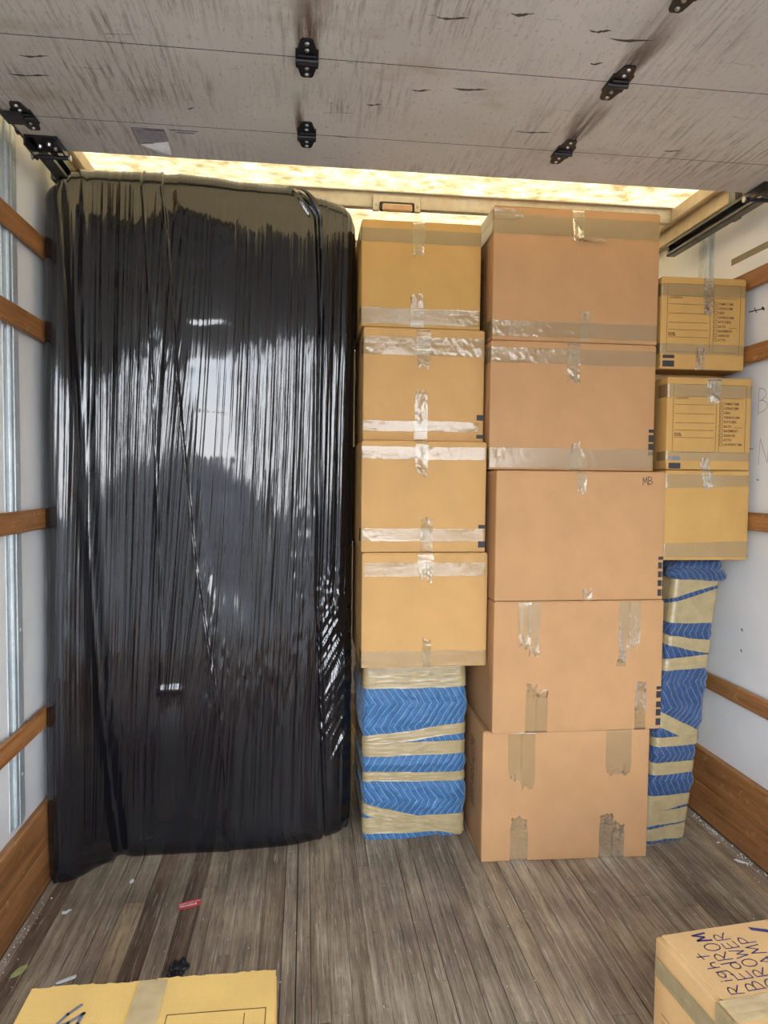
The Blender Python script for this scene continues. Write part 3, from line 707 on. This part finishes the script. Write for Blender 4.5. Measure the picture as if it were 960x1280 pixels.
H(t, B, .765, .93, seed=51, cr=.0021); V(t, B, .43, .55, .66, 1, torn=(True, False), seed=52, cr=.0024)
bars(t, B, [(.195, .245), (.03, .065)], .94, .995)
H(t, B, .085, .18, u0=0.0, u1=.94, torn=(False, True), seed=53, cr=.0019); V(t, B, .42, .53, .0, .44, torn=(False, True), seed=54, cr=.0017)
t, B = place(.194, .626, 2.46, 1.914, 2.288, .46, CARD_GOLD, 'orange-brown medium carton topmost in its stack beside the black wrapped mattress', rz=0, seed=24, group='stack of medium cartons')
H(t, B, .80, .93, seed=55, cr=.0009); V(t, B, .42, .52, .68, 1.08, torn=(True, False), seed=56, cr=.0013)
H(t, B, .03, .185, seed=57, cr=.0007); V(t, B, .405, .52, .0, .30, torn=(False, True), seed=58, cr=.0014)

# ----- right column: three small cartons
def form(t, B, rows=10, x0=.07):
    """printed contents form: frame, rules, tick boxes and room names"""
    w, h = B.w, B.h; L = .0014; P = []
    def box_(a0, b0, a1, b1, l=L):
        P.extend([rect(a0 * w, b0 * h, a1 * w, b0 * h + l), rect(a0 * w, b1 * h, a1 * w, b1 * h + l), rect(a0 * w, b0 * h, a0 * w + l, b1 * h), rect(a1 * w, b0 * h, a1 * w + l, b1 * h)])
    box_(x0, .19, .575, .93); box_(.615, .19, .93, .93)
    for yv in (.80, .71, .61, .51, .43, .35): P.append(rect((x0 + .02) * w, yv * h, .555 * w, yv * h + L))
    P.append(rect(.64 * w, .785 * h, .90 * w, .785 * h + L))
    patch(B, t, 'printed_form', INK_BROWN, P)
    P = []; names = ['FAMILY RM', 'LIVING RM', 'DEN', 'DINING RM', 'KITCHEN', 'BATH', 'BASEMENT', 'GARAGE', 'ATTIC', 'LAUNDRY RM'][:rows]
    T = []
    for i, nm in enumerate(names):
        y = .725 - i * .0495; a = .625
        for q in ((a, y - .012, a + .032, y + .018),):
            a0, b0, a1, b1 = q
            P.extend([rect(a0 * w, b0 * h, a1 * w, b0 * h + L, 1), rect(a0 * w, b1 * h, a1 * w + L, b1 * h + L, 1), rect(a0 * w, b0 * h, a0 * w + L, b1 * h, 1), rect(a1 * w, b0 * h, a1 * w + L, b1 * h, 1)])
        v, f = text_mesh(nm, .0125, .0002); T.append(([((a + .048) * w + p[0] * .92, (y - .010) * h + p[1]) for p in v], f))
        if nm == 'BATH': P.append(rect(.80 * w, (y - .012) * h, .90 * w, (y - .012) * h + L))
    patch(B, t, 'tick_box', INK_BROWN, P)
    for nm, a, b in (('CONTENTS', .10, .772), ('FROM', .09, .385), ('ROOM', .09, .365)):
        v, f = text_mesh(nm, .009, .0002); T.append(([(a * w + p[0], b * h + p[1]) for p in v], f))
    patch(B, t, 'lettering', INK_BROWN, T)
t, B = place(1.286, 1.612, 2.345, 1.090, 1.416, .40, CARD_GOLD, 'small plain carton lowest of the three small ones, on the tall blue bundle', rz=0.0, seed=31, group='stack of small cartons')
H(t, B, .80, .965, seed=61, cr=.0011, slope=.0, slope1=.012); V(t, B, .43, .55, .80, 1, torn=(True, False), seed=62, cr=.0014); H(t, B, .03, .185, seed=63, cr=.0011, slope=.010, slope1=0)
t, B = place(1.288, 1.612, 2.35, 1.418, 1.750, .40, CARD_GOLD, 'small carton in the middle at the right, printed tick-box form with one black bar below', rz=.0, seed=32, group='stack of small cartons')
form(t, B, 10); H(t, B, .795, .935, seed=64, cr=.0009); V(t, B, .46, .63, .73, 1, torn=(True, False), seed=65, cr=.0016); H(t, B, .10, .20, seed=66, cr=.0009); V(t, B, .40, .52, 0, .12, torn=(False, True), seed=67, cr=.0016)
bars(t, B, [(.012, .075)], .0, .175); bars(t, B, [(.105, .145)], .0, .165, INK_FADE)
t, B = place(1.280, 1.606, 2.395, 1.785, 2.118, .40, CARD_GOLD, 'small carton topmost at the right wall, printed tick-box form with two black bars below', rz=-.012, seed=33, group='stack of small cartons')
form(t, B, 9); H(t, B, .80, .935, seed=68, cr=.0009); V(t, B, .49, .61, .61, 1, torn=(True, False), seed=69, cr=.0018); H(t, B, .165, .28, seed=70, cr=.0010); V(t, B, .42, .53, 0, .25, torn=(False, True), seed=71, cr=.0016)
bars(t, B, [(.025, .093), (.118, .155)], .0, .17)
# support board in the shadow gap between cartons, its colour darkened as shade
tag(MB().box(1.32, 1.60, 2.52, 2.77, 1.7515, 1.7845, .002).build('gap_shade_board', CARD_EDGE), 'flat board coloured as shade in the gap between the upper two small cartons', 'cardboard')

# ---------------------------------------------------------------- blue blanket bundles
def bundle(name, loc, rz, w, d, h, r, bands, label, seed, shear=(0, 0), taper=0.0, nx=70, nz=150, soft=.006, cloth=None):
    t = empty(name, loc, rz, label, 'furniture')
    def z_of(b, s): t_ = np.clip(s / w, -0.5, 1.5); return b[0] + (b[2] - b[0]) * t_, b[1] + (b[3] - b[1]) * t_
    def disp(s, z):
        v = z / h; q = np.ones_like(np.asarray(s, float))
        for b in bands:
            lo, hi = z_of(b, s); dd = np.maximum(np.maximum(lo - v, v - hi), 0) * h; q = np.minimum(q, sstep(0, .035, dd))
        puff = soft * q
        # folds in the cloth
        f = .0045 * noise(s * 14 + z * 6, z * 11, seed) + .0045 * np.abs(noise(s * 25 - z * 16, z * 22 + s * 9, seed + 1)) + .0012 * noise(s * 70, z * 80, seed + 2)
        return puff + f * (.25 + 1.2 * q)
    B = Block(w, d, h, r, .004, seed, disp, shear, taper)
    B.body('blanket', cloth or BLANKET, t, nx, nz, True)
    for i, b in enumerate(bands):
        tape(B, t, 'h', -d * .95, w + d * .95, b[0] * h, b[1] * h, mat=TAPE_DENSE, cr=.0013, name='tape_band', base=.0022 + .0006 * (i % 3), seed=seed * 3 + i, slope=0, res=.006) if abs(b[2] - b[0]) + abs(b[3] - b[1]) < .004 else slanted(B, t, b, h, w, d, seed * 3 + i, .0022 + .0006 * (i % 3))
    return t, B
def slanted(B, t, b, h, w, d, seed, base):
    na, nb = int((w + 1.9 * d) / .006), 12
    S, T = np.meshgrid(np.linspace(-d * .95, w + d * .95, na + 1), np.linspace(0, 1, nb + 1), indexing='ij')
    k = np.clip(S / w, -0.5, 1.5); lo = (b[0] + (b[2] - b[0]) * k) * h; hi = (b[1] + (b[3] - b[1]) * k) * h
    Z = lo + (hi - lo) * T + .002 * noise(S * 20, T * 0, seed)
    wr = np.abs(noise(S * 12, T * 8, seed)) + .5 * np.abs(noise(S * 40, T * 14, seed + 1))
    R = B.project(B.around(S, np.clip(Z, .002, h - .002)), base + .0018 * wr, np.stack([S, Z], -1))
    link('tape_band', grid_mesh('tape_band', R, TAPE_DENSE), None, t)
bundle('blanket_wrapped_cabinet', (.420, 2.548 + .21, 0), 0, .392, .42, .682, .022,
       [(.905, .995, .905, .995), (.855, .925, .855, .935), (.535, .59, .594, .655), (.473, .546, .480, .556), (.335, .39, .322, .375), (.150, .215, .0, .055), (.035, .125, .035, .135)],
       'squat piece wrapped in blue quilted blanket and tape, under the medium cartons', 5)
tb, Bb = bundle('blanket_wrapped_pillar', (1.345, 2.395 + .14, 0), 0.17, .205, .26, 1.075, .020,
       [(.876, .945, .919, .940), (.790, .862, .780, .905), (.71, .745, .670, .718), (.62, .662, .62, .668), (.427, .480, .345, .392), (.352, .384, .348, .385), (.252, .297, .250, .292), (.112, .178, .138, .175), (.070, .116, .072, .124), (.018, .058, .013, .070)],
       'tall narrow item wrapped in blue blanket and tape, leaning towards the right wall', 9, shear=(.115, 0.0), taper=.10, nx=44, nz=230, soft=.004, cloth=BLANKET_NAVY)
# rolled blanket edge sticking out at the top right of the tall bundle
n1, n2 = 28, 30
A_, T_ = np.meshgrid(np.linspace(0, 2 * PI, n1 + 1), np.linspace(0, 1, n2 + 1), indexing='ij')
rr = .034 * np.sqrt(np.clip(1 - (2 * T_ - 1) ** 6, 0, 1)) * (1 + .10 * noise(T_ * 9, A_ * 1.2, 4))
Pq = np.stack([.005 + .27 * T_ - .03, -.115 + rr * np.cos(A_), 1.035 + rr * .8 * np.sin(A_) - .022 * T_ ** 2], -1)
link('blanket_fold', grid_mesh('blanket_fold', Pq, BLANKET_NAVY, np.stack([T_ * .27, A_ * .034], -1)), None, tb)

# ---------------------------------------------------------------- the film-wrapped mattress
def catmull(pts, n):
    P = np.array([pts[0]] + list(pts) + [pts[-1]], float); out = []
    for i in range(1, len(P) - 2):
        t = np.linspace(0, 1, 24, endpoint=False)[:, None]; a, b, c, d_ = P[i - 1], P[i], P[i + 1], P[i + 2]
        out.append(.5 * ((2 * b) + (-a + c) * t + (2 * a - 5 * b + 4 * c - d_) * t ** 2 + (-a + 3 * b - 3 * c + d_) * t ** 3))
    Q = np.vstack(out + [P[-2:-1]]); L = np.concatenate([[0], np.cumsum(np.linalg.norm(np.diff(Q, axis=0), axis=1))])
    s = np.linspace(0, L[-1], n); return np.stack([np.interp(s, L, Q[:, k]) for k in range(Q.shape[1])], -1), s
NU, NV = 1150, 300
bot = [(-.842, 2.92), (-.846, 2.60), (-.846, 2.40), (-.835, 2.352), (-.79, 2.345), (-.735, 2.385), (-.69, 2.445), (-.62, 2.482), (-.46, 2.487), (-.29, 2.490), (-.06, 2.505), (.03, 2.530), (.10, 2.560), (.160, 2.60), (.184, 2.67), (.186, 2.78), (.186, 2.92)]
top = [(-.842, 2.92), (-.846, 2.60), (-.846, 2.42), (-.835, 2.375), (-.81, 2.362), (-.775, 2.375), (-.74, 2.425), (-.68, 2.450), (-.46, 2.458), (-.29, 2.462), (-.08, 2.470), (.03, 2.490), (.10, 2.510), (.160, 2.545), (.184, 2.61), (.186, 2.78), (.186, 2.92)]
Cb, s = catmull(bot, NU); Ct, _ = catmull(top, NU); s = s - s[-1] * .0
prof = np.concatenate([np.linspace(0, 1, 240), 1 + np.linspace(0, 1, 61)[1:]]); NV = len(prof)   # 0..1 up the face, 1..2 round the shoulder and over the top
U, Pv = np.meshgrid(s, prof, indexing='ij')
f = np.clip(Pv, 0, 1)
mixz = sstep(.05, .9, f)[..., None]
XY = Cb[:, None, :] * (1 - mixz) + Ct[:, None, :] * mixz
xs = Ct[:, 0]
ztop = np.interp(xs, [-.85, -.80, -.765, -.70, -.50, -.20, -.06, .04, .12, .17, .20], [2.325, 2.328, 2.395, 2.41, 2.405, 2.41, 2.415, 2.395, 2.385, 2.37, 2.32])
ztop = np.where(Ct[:, 1] > 2.62, np.where(xs < 0, 2.325, 2.30), ztop)
Rs = .062
k2 = np.clip(Pv - 1, 0, 1); ang = np.clip(k2 / .5, 0, 1) * PI / 2; over = np.clip((k2 - .5) / .5, 0, 1)
Z = f * (ztop[:, None] - Rs) + Rs * np.sin(ang) * (k2 > 0)
tx = np.gradient(XY[:, :, 0], axis=0); ty = np.gradient(XY[:, :, 1], axis=0); ln_ = np.hypot(tx, ty) + 1e-9
nx_, ny_ = ty / ln_, -tx / ln_                       # outward (to the viewer, -y)
inset = Rs * (1 - np.cos(ang))
X = XY[:, :, 0] - nx_ * inset; Y = XY[:, :, 1] - ny_ * inset
cx = np.clip(X, -.70, .08); cy = np.full_like(Y, 2.86)
X = X + (cx - X) * over; Y = Y + (cy - Y) * over; Z = Z - .02 * over
Z = Z + 0.0
# fields across the face
x0 = XY[:, :, 0] + 0 * U; zz = Z
l1 = np.interp(zz, [0, .5, 1.08, 1.73, 2.2, 2.4], [-.273, -.300, -.384, -.438, -.468, -.489])      # film edge down the middle
l2 = np.interp(zz, [0, .22, .92, 1.95, 2.3, 2.4], [.085, .076, .051, .052, .035, -.04])            # film edge at the right
l3 = np.interp(zz, [0, .55, 1.70, 2.38], [-.64, -.689, -.743, -.763])                             # valley beside the left lobe
l4 = np.interp(zz, [0, .6, .9, 1.5, 2.0, 2.4], [-.50, -.50, -.50, -.515, -.53, -.55])
shear = .035 * (zz - 1.2) * np.interp(x0, [-.85, -.55, -.40, -.3, .2], [.2, -.6, -2.3, -1.2, .2]) * np.interp(x0, [-.9, -.3, .0, .2], [1, 1, .6, .2])
sp = U + shear + .012 * noise(U * 3, zz * 1.1, 3)
amp = .68 + .42 * noise(x0 * 4, zz * 1.1, 7)
smooth_a = sstep(.02, .06, x0 - l1) * (1 - sstep(.13, .24, x0 - l1 - .05 * np.clip(zz - 1.8, 0, 1))) * sstep(.78, 1.0, zz)      # smooth strip right of the middle edge
smooth_b = sstep(-.53, -.50, x0) * (1 - sstep(-.43, -.40, x0)) * (1 - sstep(.55, .64, zz))                    # smooth patch low
smooth_c = 1 - sstep(.06, .22, zz)
smooth_d = sstep(2.18, 2.30, zz)
keep = (1 - .88 * smooth_a) * (1 - .95 * smooth_b) * (1 - .85 * smooth_c) * (1 - .70 * smooth_d)
def ridge(a, b, sd): return 1 - 2 * np.abs(noise(a, b, sd))
Wk = .0062 * noise(sp * 34, zz * .6, 11) + .0042 * ridge(sp * 62, zz * .8, 12) + .0030 * noise(sp * 130, zz * 1.3, 13) + .0017 * noise(sp * 270, zz * 2.5, 14)
Wk = Wk + .0026 * (1 - .75 * sstep(1.15, 1.5, zz)) * noise(sp * 130, zz * 26, 19) * np.clip(noise(x0 * 9, zz * 3, 20) + .15, 0, 1) + .0050 * noise(sp * 48, zz * 6.5, 23) * (1 - sstep(1.2, 1.6, zz)) * np.clip(noise(x0 * 8 + 2, zz * 1.6, 24) + .5, 0, 1) + .0014 * noise(sp * 210, zz * 14, 21) * np.clip(noise(x0 * 7 + 4, zz * 2, 22) + .3, 0, 1)
D = Wk * amp * keep + (.0011 * noise(sp * 200, zz * 1.0, 51) + .0010 * noise(sp * 95, zz * .8, 52)) * smooth_a * (1 - smooth_d * .6)
# diagonal stretch lines, lower right
dg = sstep(.055, .075, x0) * sstep(.25, .40, zz) * (1 - sstep(.82, .98, zz))
dc = (x0 * .86 - zz * .50); D = D * (1 - .6 * dg) + dg * (.0062 * noise(dc * 110, (x0 * .5 + zz * .86) * 3, 31) + .0034 * ridge(dc * 190, zz * 4, 32))
bs = np.exp(-((x0 - .11) / .06) ** 2 - ((zz - .95) / .10) ** 2); D = D + bs * .006 * noise(x0 * 110, zz * 80, 33)
# broad padding shapes
D = D + .010 * np.cos((x0 + .60) * 5.2) * sstep(.1, .5, zz) + .010 * noise(x0 * 2.4, zz * 2.0, 41)
D = D - .028 * np.exp(-((x0 - l3) / .018) ** 2)
D = D + .0065 * (1 - sstep(-.006, .006, x0 - l1)) * np.exp(-np.clip(l1 - x0, 0, 1) / .05) + .004 * np.exp(-((x0 - l1) / .004) ** 2)
D = D - .012 * np.exp(-((x0 - l2 - .006) / .009) ** 2) + .006 * np.exp(-((x0 - l2 + .012) / .010) ** 2)
D = D + .004 * np.exp(-((x0 - l4) / .004) ** 2) * sstep(.5, .7, zz)
# sagging cross lines in the smooth strip
for zc, a_ in ((2.09, .0028), (1.90, .0030), (1.76, .0028), (1.60, .0040), (1.43, .0020), (1.33, .0020), (1.12, .0024), (.86, .0014)):
    D = D + a_ * .42 * smooth_a * (1 + .6 * noise(x0 * 14, zz * 9, 77)) * np.tanh((zz - zc - .012 * np.cos((x0 + .36) * 13) - .010 * noise(x0 * 11, zz * 0 + zc * 7, 78)) / .010) * .5
D = D + .006 * smooth_b * 0 + .006 * np.exp(-((zz - .62) / .012) ** 2) * sstep(-.53, -.505, x0) * (1 - sstep(-.44, -.415, x0))
D = D * (1 - over)
# tuck under at the floor
D = D - .030 * np.exp(-zz / .022)
# the underside dips towards the lobes; hold the sides off the wall and the cartons
D = np.where((x0 < -.84) | (x0 > .180), D * .4, D)
X = X + nx_ * D * np.cos(ang); Y = Y + ny_ * D * np.cos(ang); Z = np.maximum(Z + D * np.sin(ang), .001)
X = np.clip(X, -.846, .192)
me = grid_mesh('film_wrap', np.stack([X, Y, Z], -1), FILM, np.stack([sp, zz], -1))
at = me.attributes.new('wrinkle', 'FLOAT', 'POINT'); at.data.foreach_set('value', (np.clip(keep * (.4 + .6 * amp), .06, 1) * (1 - .7 * dg)).astype(np.float32).ravel())
mt = empty('wrapped_mattress', (-.33, 2.65, 0), 0, 'tall mattress bundle wrapped in shiny black stretch film, standing at the left wall', 'mattress')
fw_ = link('film_wrap', me, None, mt, (.33, -2.65, 0))
# a twisted tail of film over the right shoulder
pts = [(-.035, 2.500, 2.395), (-.01, 2.485, 2.385), (.02, 2.478, 2.355), (.045, 2.482, 2.31), (.052, 2.497, 2.26), (.053, 2.508, 2.19)]
C3, _ = catmull(pts, 60); A_, T_ = np.meshgrid(np.linspace(0, 2 * PI, 13), np.linspace(0, 1, 60), indexing='ij')
rad = .002 + .0055 * np.exp(-((T_ - .35) / .25) ** 2) * (1 + .4 * np.cos(5 * A_ + T_ * 6))
Pq = np.stack([C3[None, :, 0] + rad * np.cos(A_), C3[None, :, 1] + .5 * rad * np.sin(A_), C3[None, :, 2] + .7 * rad * np.cos(A_)], -1)
me = grid_mesh('film_tail', Pq, FILM, np.stack([A_ * .01, T_ * .2], -1)); a_t = me.attributes.new('wrinkle', 'FLOAT', 'POINT'); a_t.data.foreach_set('value', [1.0] * (13 * 60))
link('film_tail', me, None, mt, (.33, -2.65, 0))

# ---------------------------------------------------------------- cartons in the foreground
t, B = carton((-.272, 1.285 - .20, 0), .446, .40, .43, CARD_SKYLIT_GOLD, 'golden carton at the lower left foreground, ragged top edge, tape down the middle', seed=41, flap_axis='y')
# ragged raised rims of the top flaps
for k, (a, b) in enumerate(((-.221, -.002), (.002, .221))):
    n = 60; xs_ = np.linspace(a, b, n); jag = .0022 * noise(xs_ * 130, xs_ * 0, 5 + k) + .004 * noise(xs_ * 16, xs_ * 0, 8 + k)
    vs = []
    for i in range(n):
        yb = .200 + jag[i] + (.003 if k else 0); zb = .4305 + (.002 if k else .001)
        vs += [(xs_[i], -.198, zb - .0035), (xs_[i], yb, zb - .0035), (xs_[i], yb, zb), (xs_[i], -.198, zb)]
    fs = []
    for i in range(n - 1):
        o_ = 4 * i; fs += [(o_ + 1, o_ + 5, o_ + 6, o_ + 2), (o_ + 2, o_ + 6, o_ + 7, o_ + 3), (o_, o_ + 4, o_ + 5, o_ + 1), (o_ + 3, o_ + 7, o_ + 4, o_)]
    fs += [(0, 1, 2, 3), (4 * n - 1, 4 * n - 2, 4 * n - 3, 4 * n - 4)]
    MB().add(vs, fs).build('top_flap', CARD_SKYLIT_GOLD, t)
def flat_tape(t, x0, x1, y0, y1, z, seed, mat=TAPE, along='y', name='tape', amp=.0009):
    nx2, ny2 = max(6, int((x1 - x0) / .005)), max(6, int((y1 - y0) / .005))
    A, Bq = np.meshgrid(np.linspace(x0, x1, nx2), np.linspace(y0, y1, ny2), indexing='ij')
    zz_ = z + amp * np.abs(noise(A * (120 if along == 'y' else 10), Bq * (10 if along == 'y' else 120), seed)) + amp * .6 * np.abs(noise(A * 60, Bq * 60, seed + 1))
    return link(name, grid_mesh(name, np.stack([A, Bq, zz_], -1), mat), None, t)
flat_tape(t, -.030, .022, -.20, .196, .4335, 3, mat=TAPE_PALE); 
m = MB(); z = .4328
for (a0, b0, a1, b1) in ((.036, .108, .208, .1095), (.036, -.15, .0375, .108), (.2065, -.15, .208, .108), (.17, .06, .1715, .10), (.17, .06, .20, .0615)): m.box(a0, a1, b0, b1, z, z + .0003)
m.build('printed_frame', INK_BROWN, t)
m = MB()
for vs, fs in [ribbon([(-.118, .148), (-.135, .128), (-.15, .10), (-.128, .108), (-.108, .128), (-.112, .105), (-.100, .092), (-.080, .098)], .006), ribbon([(-.15, .10), (-.185, .088), (-.20, .06)], .006)]:
    m.add([(a, b, z + .0003) for a, b in vs], fs)
m.build('handwriting', INK_FADE, t)

t, B = carton((.9935, 1.1525, 0), .457, .43, .41, CARD_SKYLIT_TAN, 'carton at the lower right foreground with handwriting in marker over its top', rz=.105, seed=42, inset=.014)
flat_tape(t, -.2285, .228, -.030, .024, .4102, 7, mat=TAPE_PALE, along='x', amp=.0012)
H(t, B, .80, .905, u0=-.43, u1=1.0, seed=81, cr=.0012, mat=TAPE_DENSE, name='tape_band')
nA = 24; A_, T_ = np.meshgrid(np.linspace(.60, 1, nA), np.linspace(0, 1, 12), indexing='ij')
Pq = np.stack([np.full_like(A_, -.2285 - .0022) - .0012 * np.abs(noise(A_ * 5, T_ * 9, 2)), -.030 + .054 * T_, .41 * A_], -1)
link('tape_end', grid_mesh('tape_end', Pq, TAPE_DENSE), None, t)
flat_tape(t, .115, .170, .03, .212, .4102, 9, mat=TAPE, along='y')
def topwrite(txt, size, w, org, rot, mat, parent, name='handwriting', adv=.78, hs=1.0):
    m = MB()
    for vs, fs in write(txt, size, w, org, rot, adv, 0, hs): m.add([(a, b, .4106) for a, b in vs], fs)
    return m.build(name, mat, parent)
R90 = PI / 2
topwrite('Right', .032, .0022, (-.163, .032), R90 - .03, INK_BLUE, t, adv=.82, hs=.85)
topwrite('BEdRO', .034, .0022, (-.116, .034), R90 + .02, INK_BLUE, t, adv=.82, hs=1.0)
topwrite('M', .034, .0048, (-.122, .176), R90, INK_BLUE, t, hs=.9)
topwrite('DROWER', .033, .0022, (-.076, .036), R90 + .03, INK_BLUE, t, adv=.82, hs=.95)
topwrite('LAMP', .036, .0024, (-.036, .058), R90, INK_BLUE, t, adv=.86, hs=.9)
m = MB().add([(a, b, .4107) for a, b in [(-.016, .186), (.020, .170), (.020, .182), (-.016, .197)]], [(0, 1, 2, 3)]); m.build('marker_stroke', INK_BLUE, t)
patch(B, t, 'printed_frame', INK_BROWN, [rect(.17, .17, .1715, .26, 3), rect(.17, .26, .40, .2615, 6), rect(.185, .17, .1865, .245, 3), rect(.185, .245, .40, .2465, 6)], 'left')

# ---------------------------------------------------------------- small things on the floor
def scrap(name, loc, pts, mat, label, cat, rz=0, h=.0012, curl=.004):
    m = MB(); m.prism(pts, h); vs = [(x_, y_, z_ + curl * max(0, x_ * 40) ** 2 * .25) for x_, y_, z_ in m.v]; m.v = vs
    o = m.build(name, mat, None, loc=loc, rz=rz); tag(o, label, cat, 'paper scraps on the floor' if name == 'paper_scrap' else None); return o
scrap('paper_scrap', (-.577, 2.355, .001), [(-.006, -.012), (.006, -.010), (.007, .006), (.001, .013), (-.007, .008)], PAPER, 'tiny white paper scrap on the floor just in front of the black mattress', 'litter')
scrap('paper_scrap', (-.74, 2.205, .001), [(-.014, -.006), (-.002, -.010), (.004, -.004), (.016, .004), (.006, .010), (.0, .004), (-.012, .008)], PAPER, 'small torn white paper scrap near the left kick board', 'litter', .4)
scrap('paper_scrap', (-.640, 1.897, .001), [(-.024, -.010), (-.012, -.010), (.024, .002), (.024, .014), (.010, .012), (-.022, -.002)], PAPER, 'folded white paper strip behind the lower left carton', 'litter', .1)
scrap('leaf', (-.780, 1.945, .001), [(-.006, -.030), (.006, -.020), (.013, -.002), (.012, .016), (.004, .030), (-.008, .018), (-.012, 0), (-.010, -.018)], LEAF, 'pale green dry leaf on the planks at the far left', 'leaf', -.35)
scrap('paper_scrap', (1.573, 2.27, .001), [(-.020, .003), (-.006, -.008), (.012, -.009), (.022, -.003), (.010, .006), (-.010, .010)], PAPER, 'white paper scrap by the right kick board', 'litter', -.6)
scrap('paper_scrap', (1.572, 2.40, .001), [(-.005, -.006), (.006, -.004), (.005, .006), (-.004, .005)], PAPER, 'tiny white crumb right of the tall blue bundle', 'litter')
st_ = empty('red_sticker', (-.362, 2.206, .001), .32, 'torn red and white sticker lying on the planks', 'sticker')
m = MB().prism([(-.036, -.017), (-.012, -.020), (.030, -.017), (.036, -.004), (.033, .017), (.006, .020), (-.033, .017)], .0008); m.build('label_sheet', REDP, st_)
m = MB(); v, f = text_mesh('FRAGILE', .015, .0006); m.add([(-.031 + a * .95, -.008 + b * .9, .0011) for a, b in v], f)
v, f = text_mesh('HANDLE WITH CARE', .007, .0003); m.add([(-.031 + a, .007 + b * .8, .0011) for a, b in v], f); m.build('lettering', PAPER, st_)
# crumpled black film
bm = bmesh.new(); bmesh.ops.create_icosphere(bm, subdivisions=4, radius=1)
for v_ in bm.verts:
    c = v_.co; n_ = 1 + .5 * float(noise(c.x * 3 + c.z, c.y * 3, 2)) + .3 * float(noise(c.x * 7, c.z * 7 + c.y, 3)); v_.co = Vector((c.x * .022, c.y * .030, max(0, c.z * .010 + .006))) * n_
me = bpy.data.meshes.new('film_scrap'); bm.to_mesh(me); bm.free(); me.shade_smooth(); me.materials.append(BLACK)
tag(link('film_scrap', me, None, None, (-.343, 1.90, 0)), 'crumpled scrap of black film on the floor behind the lower left carton', 'litter')
# grit along the right kick board
m = MB(); rg = random.Random(5)
for i in range(90):
    x_, y_, q = 1.612 - abs(rg.gauss(0, .012)), rg.uniform(2.05, 2.75), rg.uniform(.0008, .0028); m.cyl((x_, y_, 0), (x_ + q, y_, q), q, 5)
for i in range(70):
    x_, y_, q = -.845 + abs(rg.gauss(0, .02)), rg.uniform(1.5, 2.30), rg.uniform(.0008, .0024); m.cyl((x_, y_, 0), (x_ + q, y_, q), q, 5)
for i in range(120):
    x_, y_, q = rg.uniform(-.8, 1.6), rg.uniform(1.45, 2.30), rg.uniform(.0006, .0018); m.cyl((x_, y_, 0), (x_ + q, y_, q), q, 5)
tag(m.build('grit', PAPER), 'pale crumbs of grit scattered on the floor along the kick boards', 'litter', kind='stuff')

# ---------------------------------------------------------------- marks on the right wall
def wallmark(polys, mat, name='wall_mark'):
    m = MB()
    for vs, fs in polys: m.add([(XR - .0006, y_, z_) for y_, z_ in vs], [q[::-1] for q in fs])
    return m.build(name, mat, wr)
def wwrite(txt, size, w, y_, z_, mat):   # reads from the viewer's left (further back) to right (nearer)
    wallmark([([(y_ - a, z_ + b) for a, b in vs], fs) for vs, fs in write(txt, size, w, (0, 0))], mat, 'wall_writing')
wwrite('B', .085, .0022, 2.36, 1.63, INK_GREY); wwrite('NO', .095, .0022, 2.345, 1.44, INK_GREY)
wallmark([ribbon([(2.43, 2.01), (2.35, 2.003)], .004), ribbon([(2.40, 2.018), (2.385, 1.998)], .004), ribbon([(2.355, 2.008), (2.345, 2.0)], .009)], INK)
wallmark([ribbon([(2.26, 1.38), (2.25, 1.37), (2.24, 1.375), (2.235, 1.36)], .006)], mat_plain('pink_marker', (0.45, 0.05, 0.12), .7))
wallmark([ribbon([(2.40, 1.50), (2.38, 1.497)], .003), ribbon([(2.35, 1.385), (2.343, 1.383)], .005), ribbon([(2.27, 1.04), (2.24, 1.035)], .004), ribbon([(2.41, .82), (2.405, .815)], .008), ribbon([(2.41, .74), (2.405, .735)], .007)], INK_FADE)
m = MB(); m.box(XR - .0008, XR - .0002, 2.1, 2.55, 2.215, 2.240); m.build('tape', TAPE, wr)

# print, lettering and screws too small to pick apart singly
for o in bpy.data.objects:
    if o.parent and o.name.split('.')[0] in ('tick_box', 'lettering', 'screw', 'printed_form', 'printed_line', 'side_print', 'side_frame', 'handwriting', 'wall_writing', 'wall_mark', 'printed_frame', 'track_bracket'): o['kind'] = 'stuff'
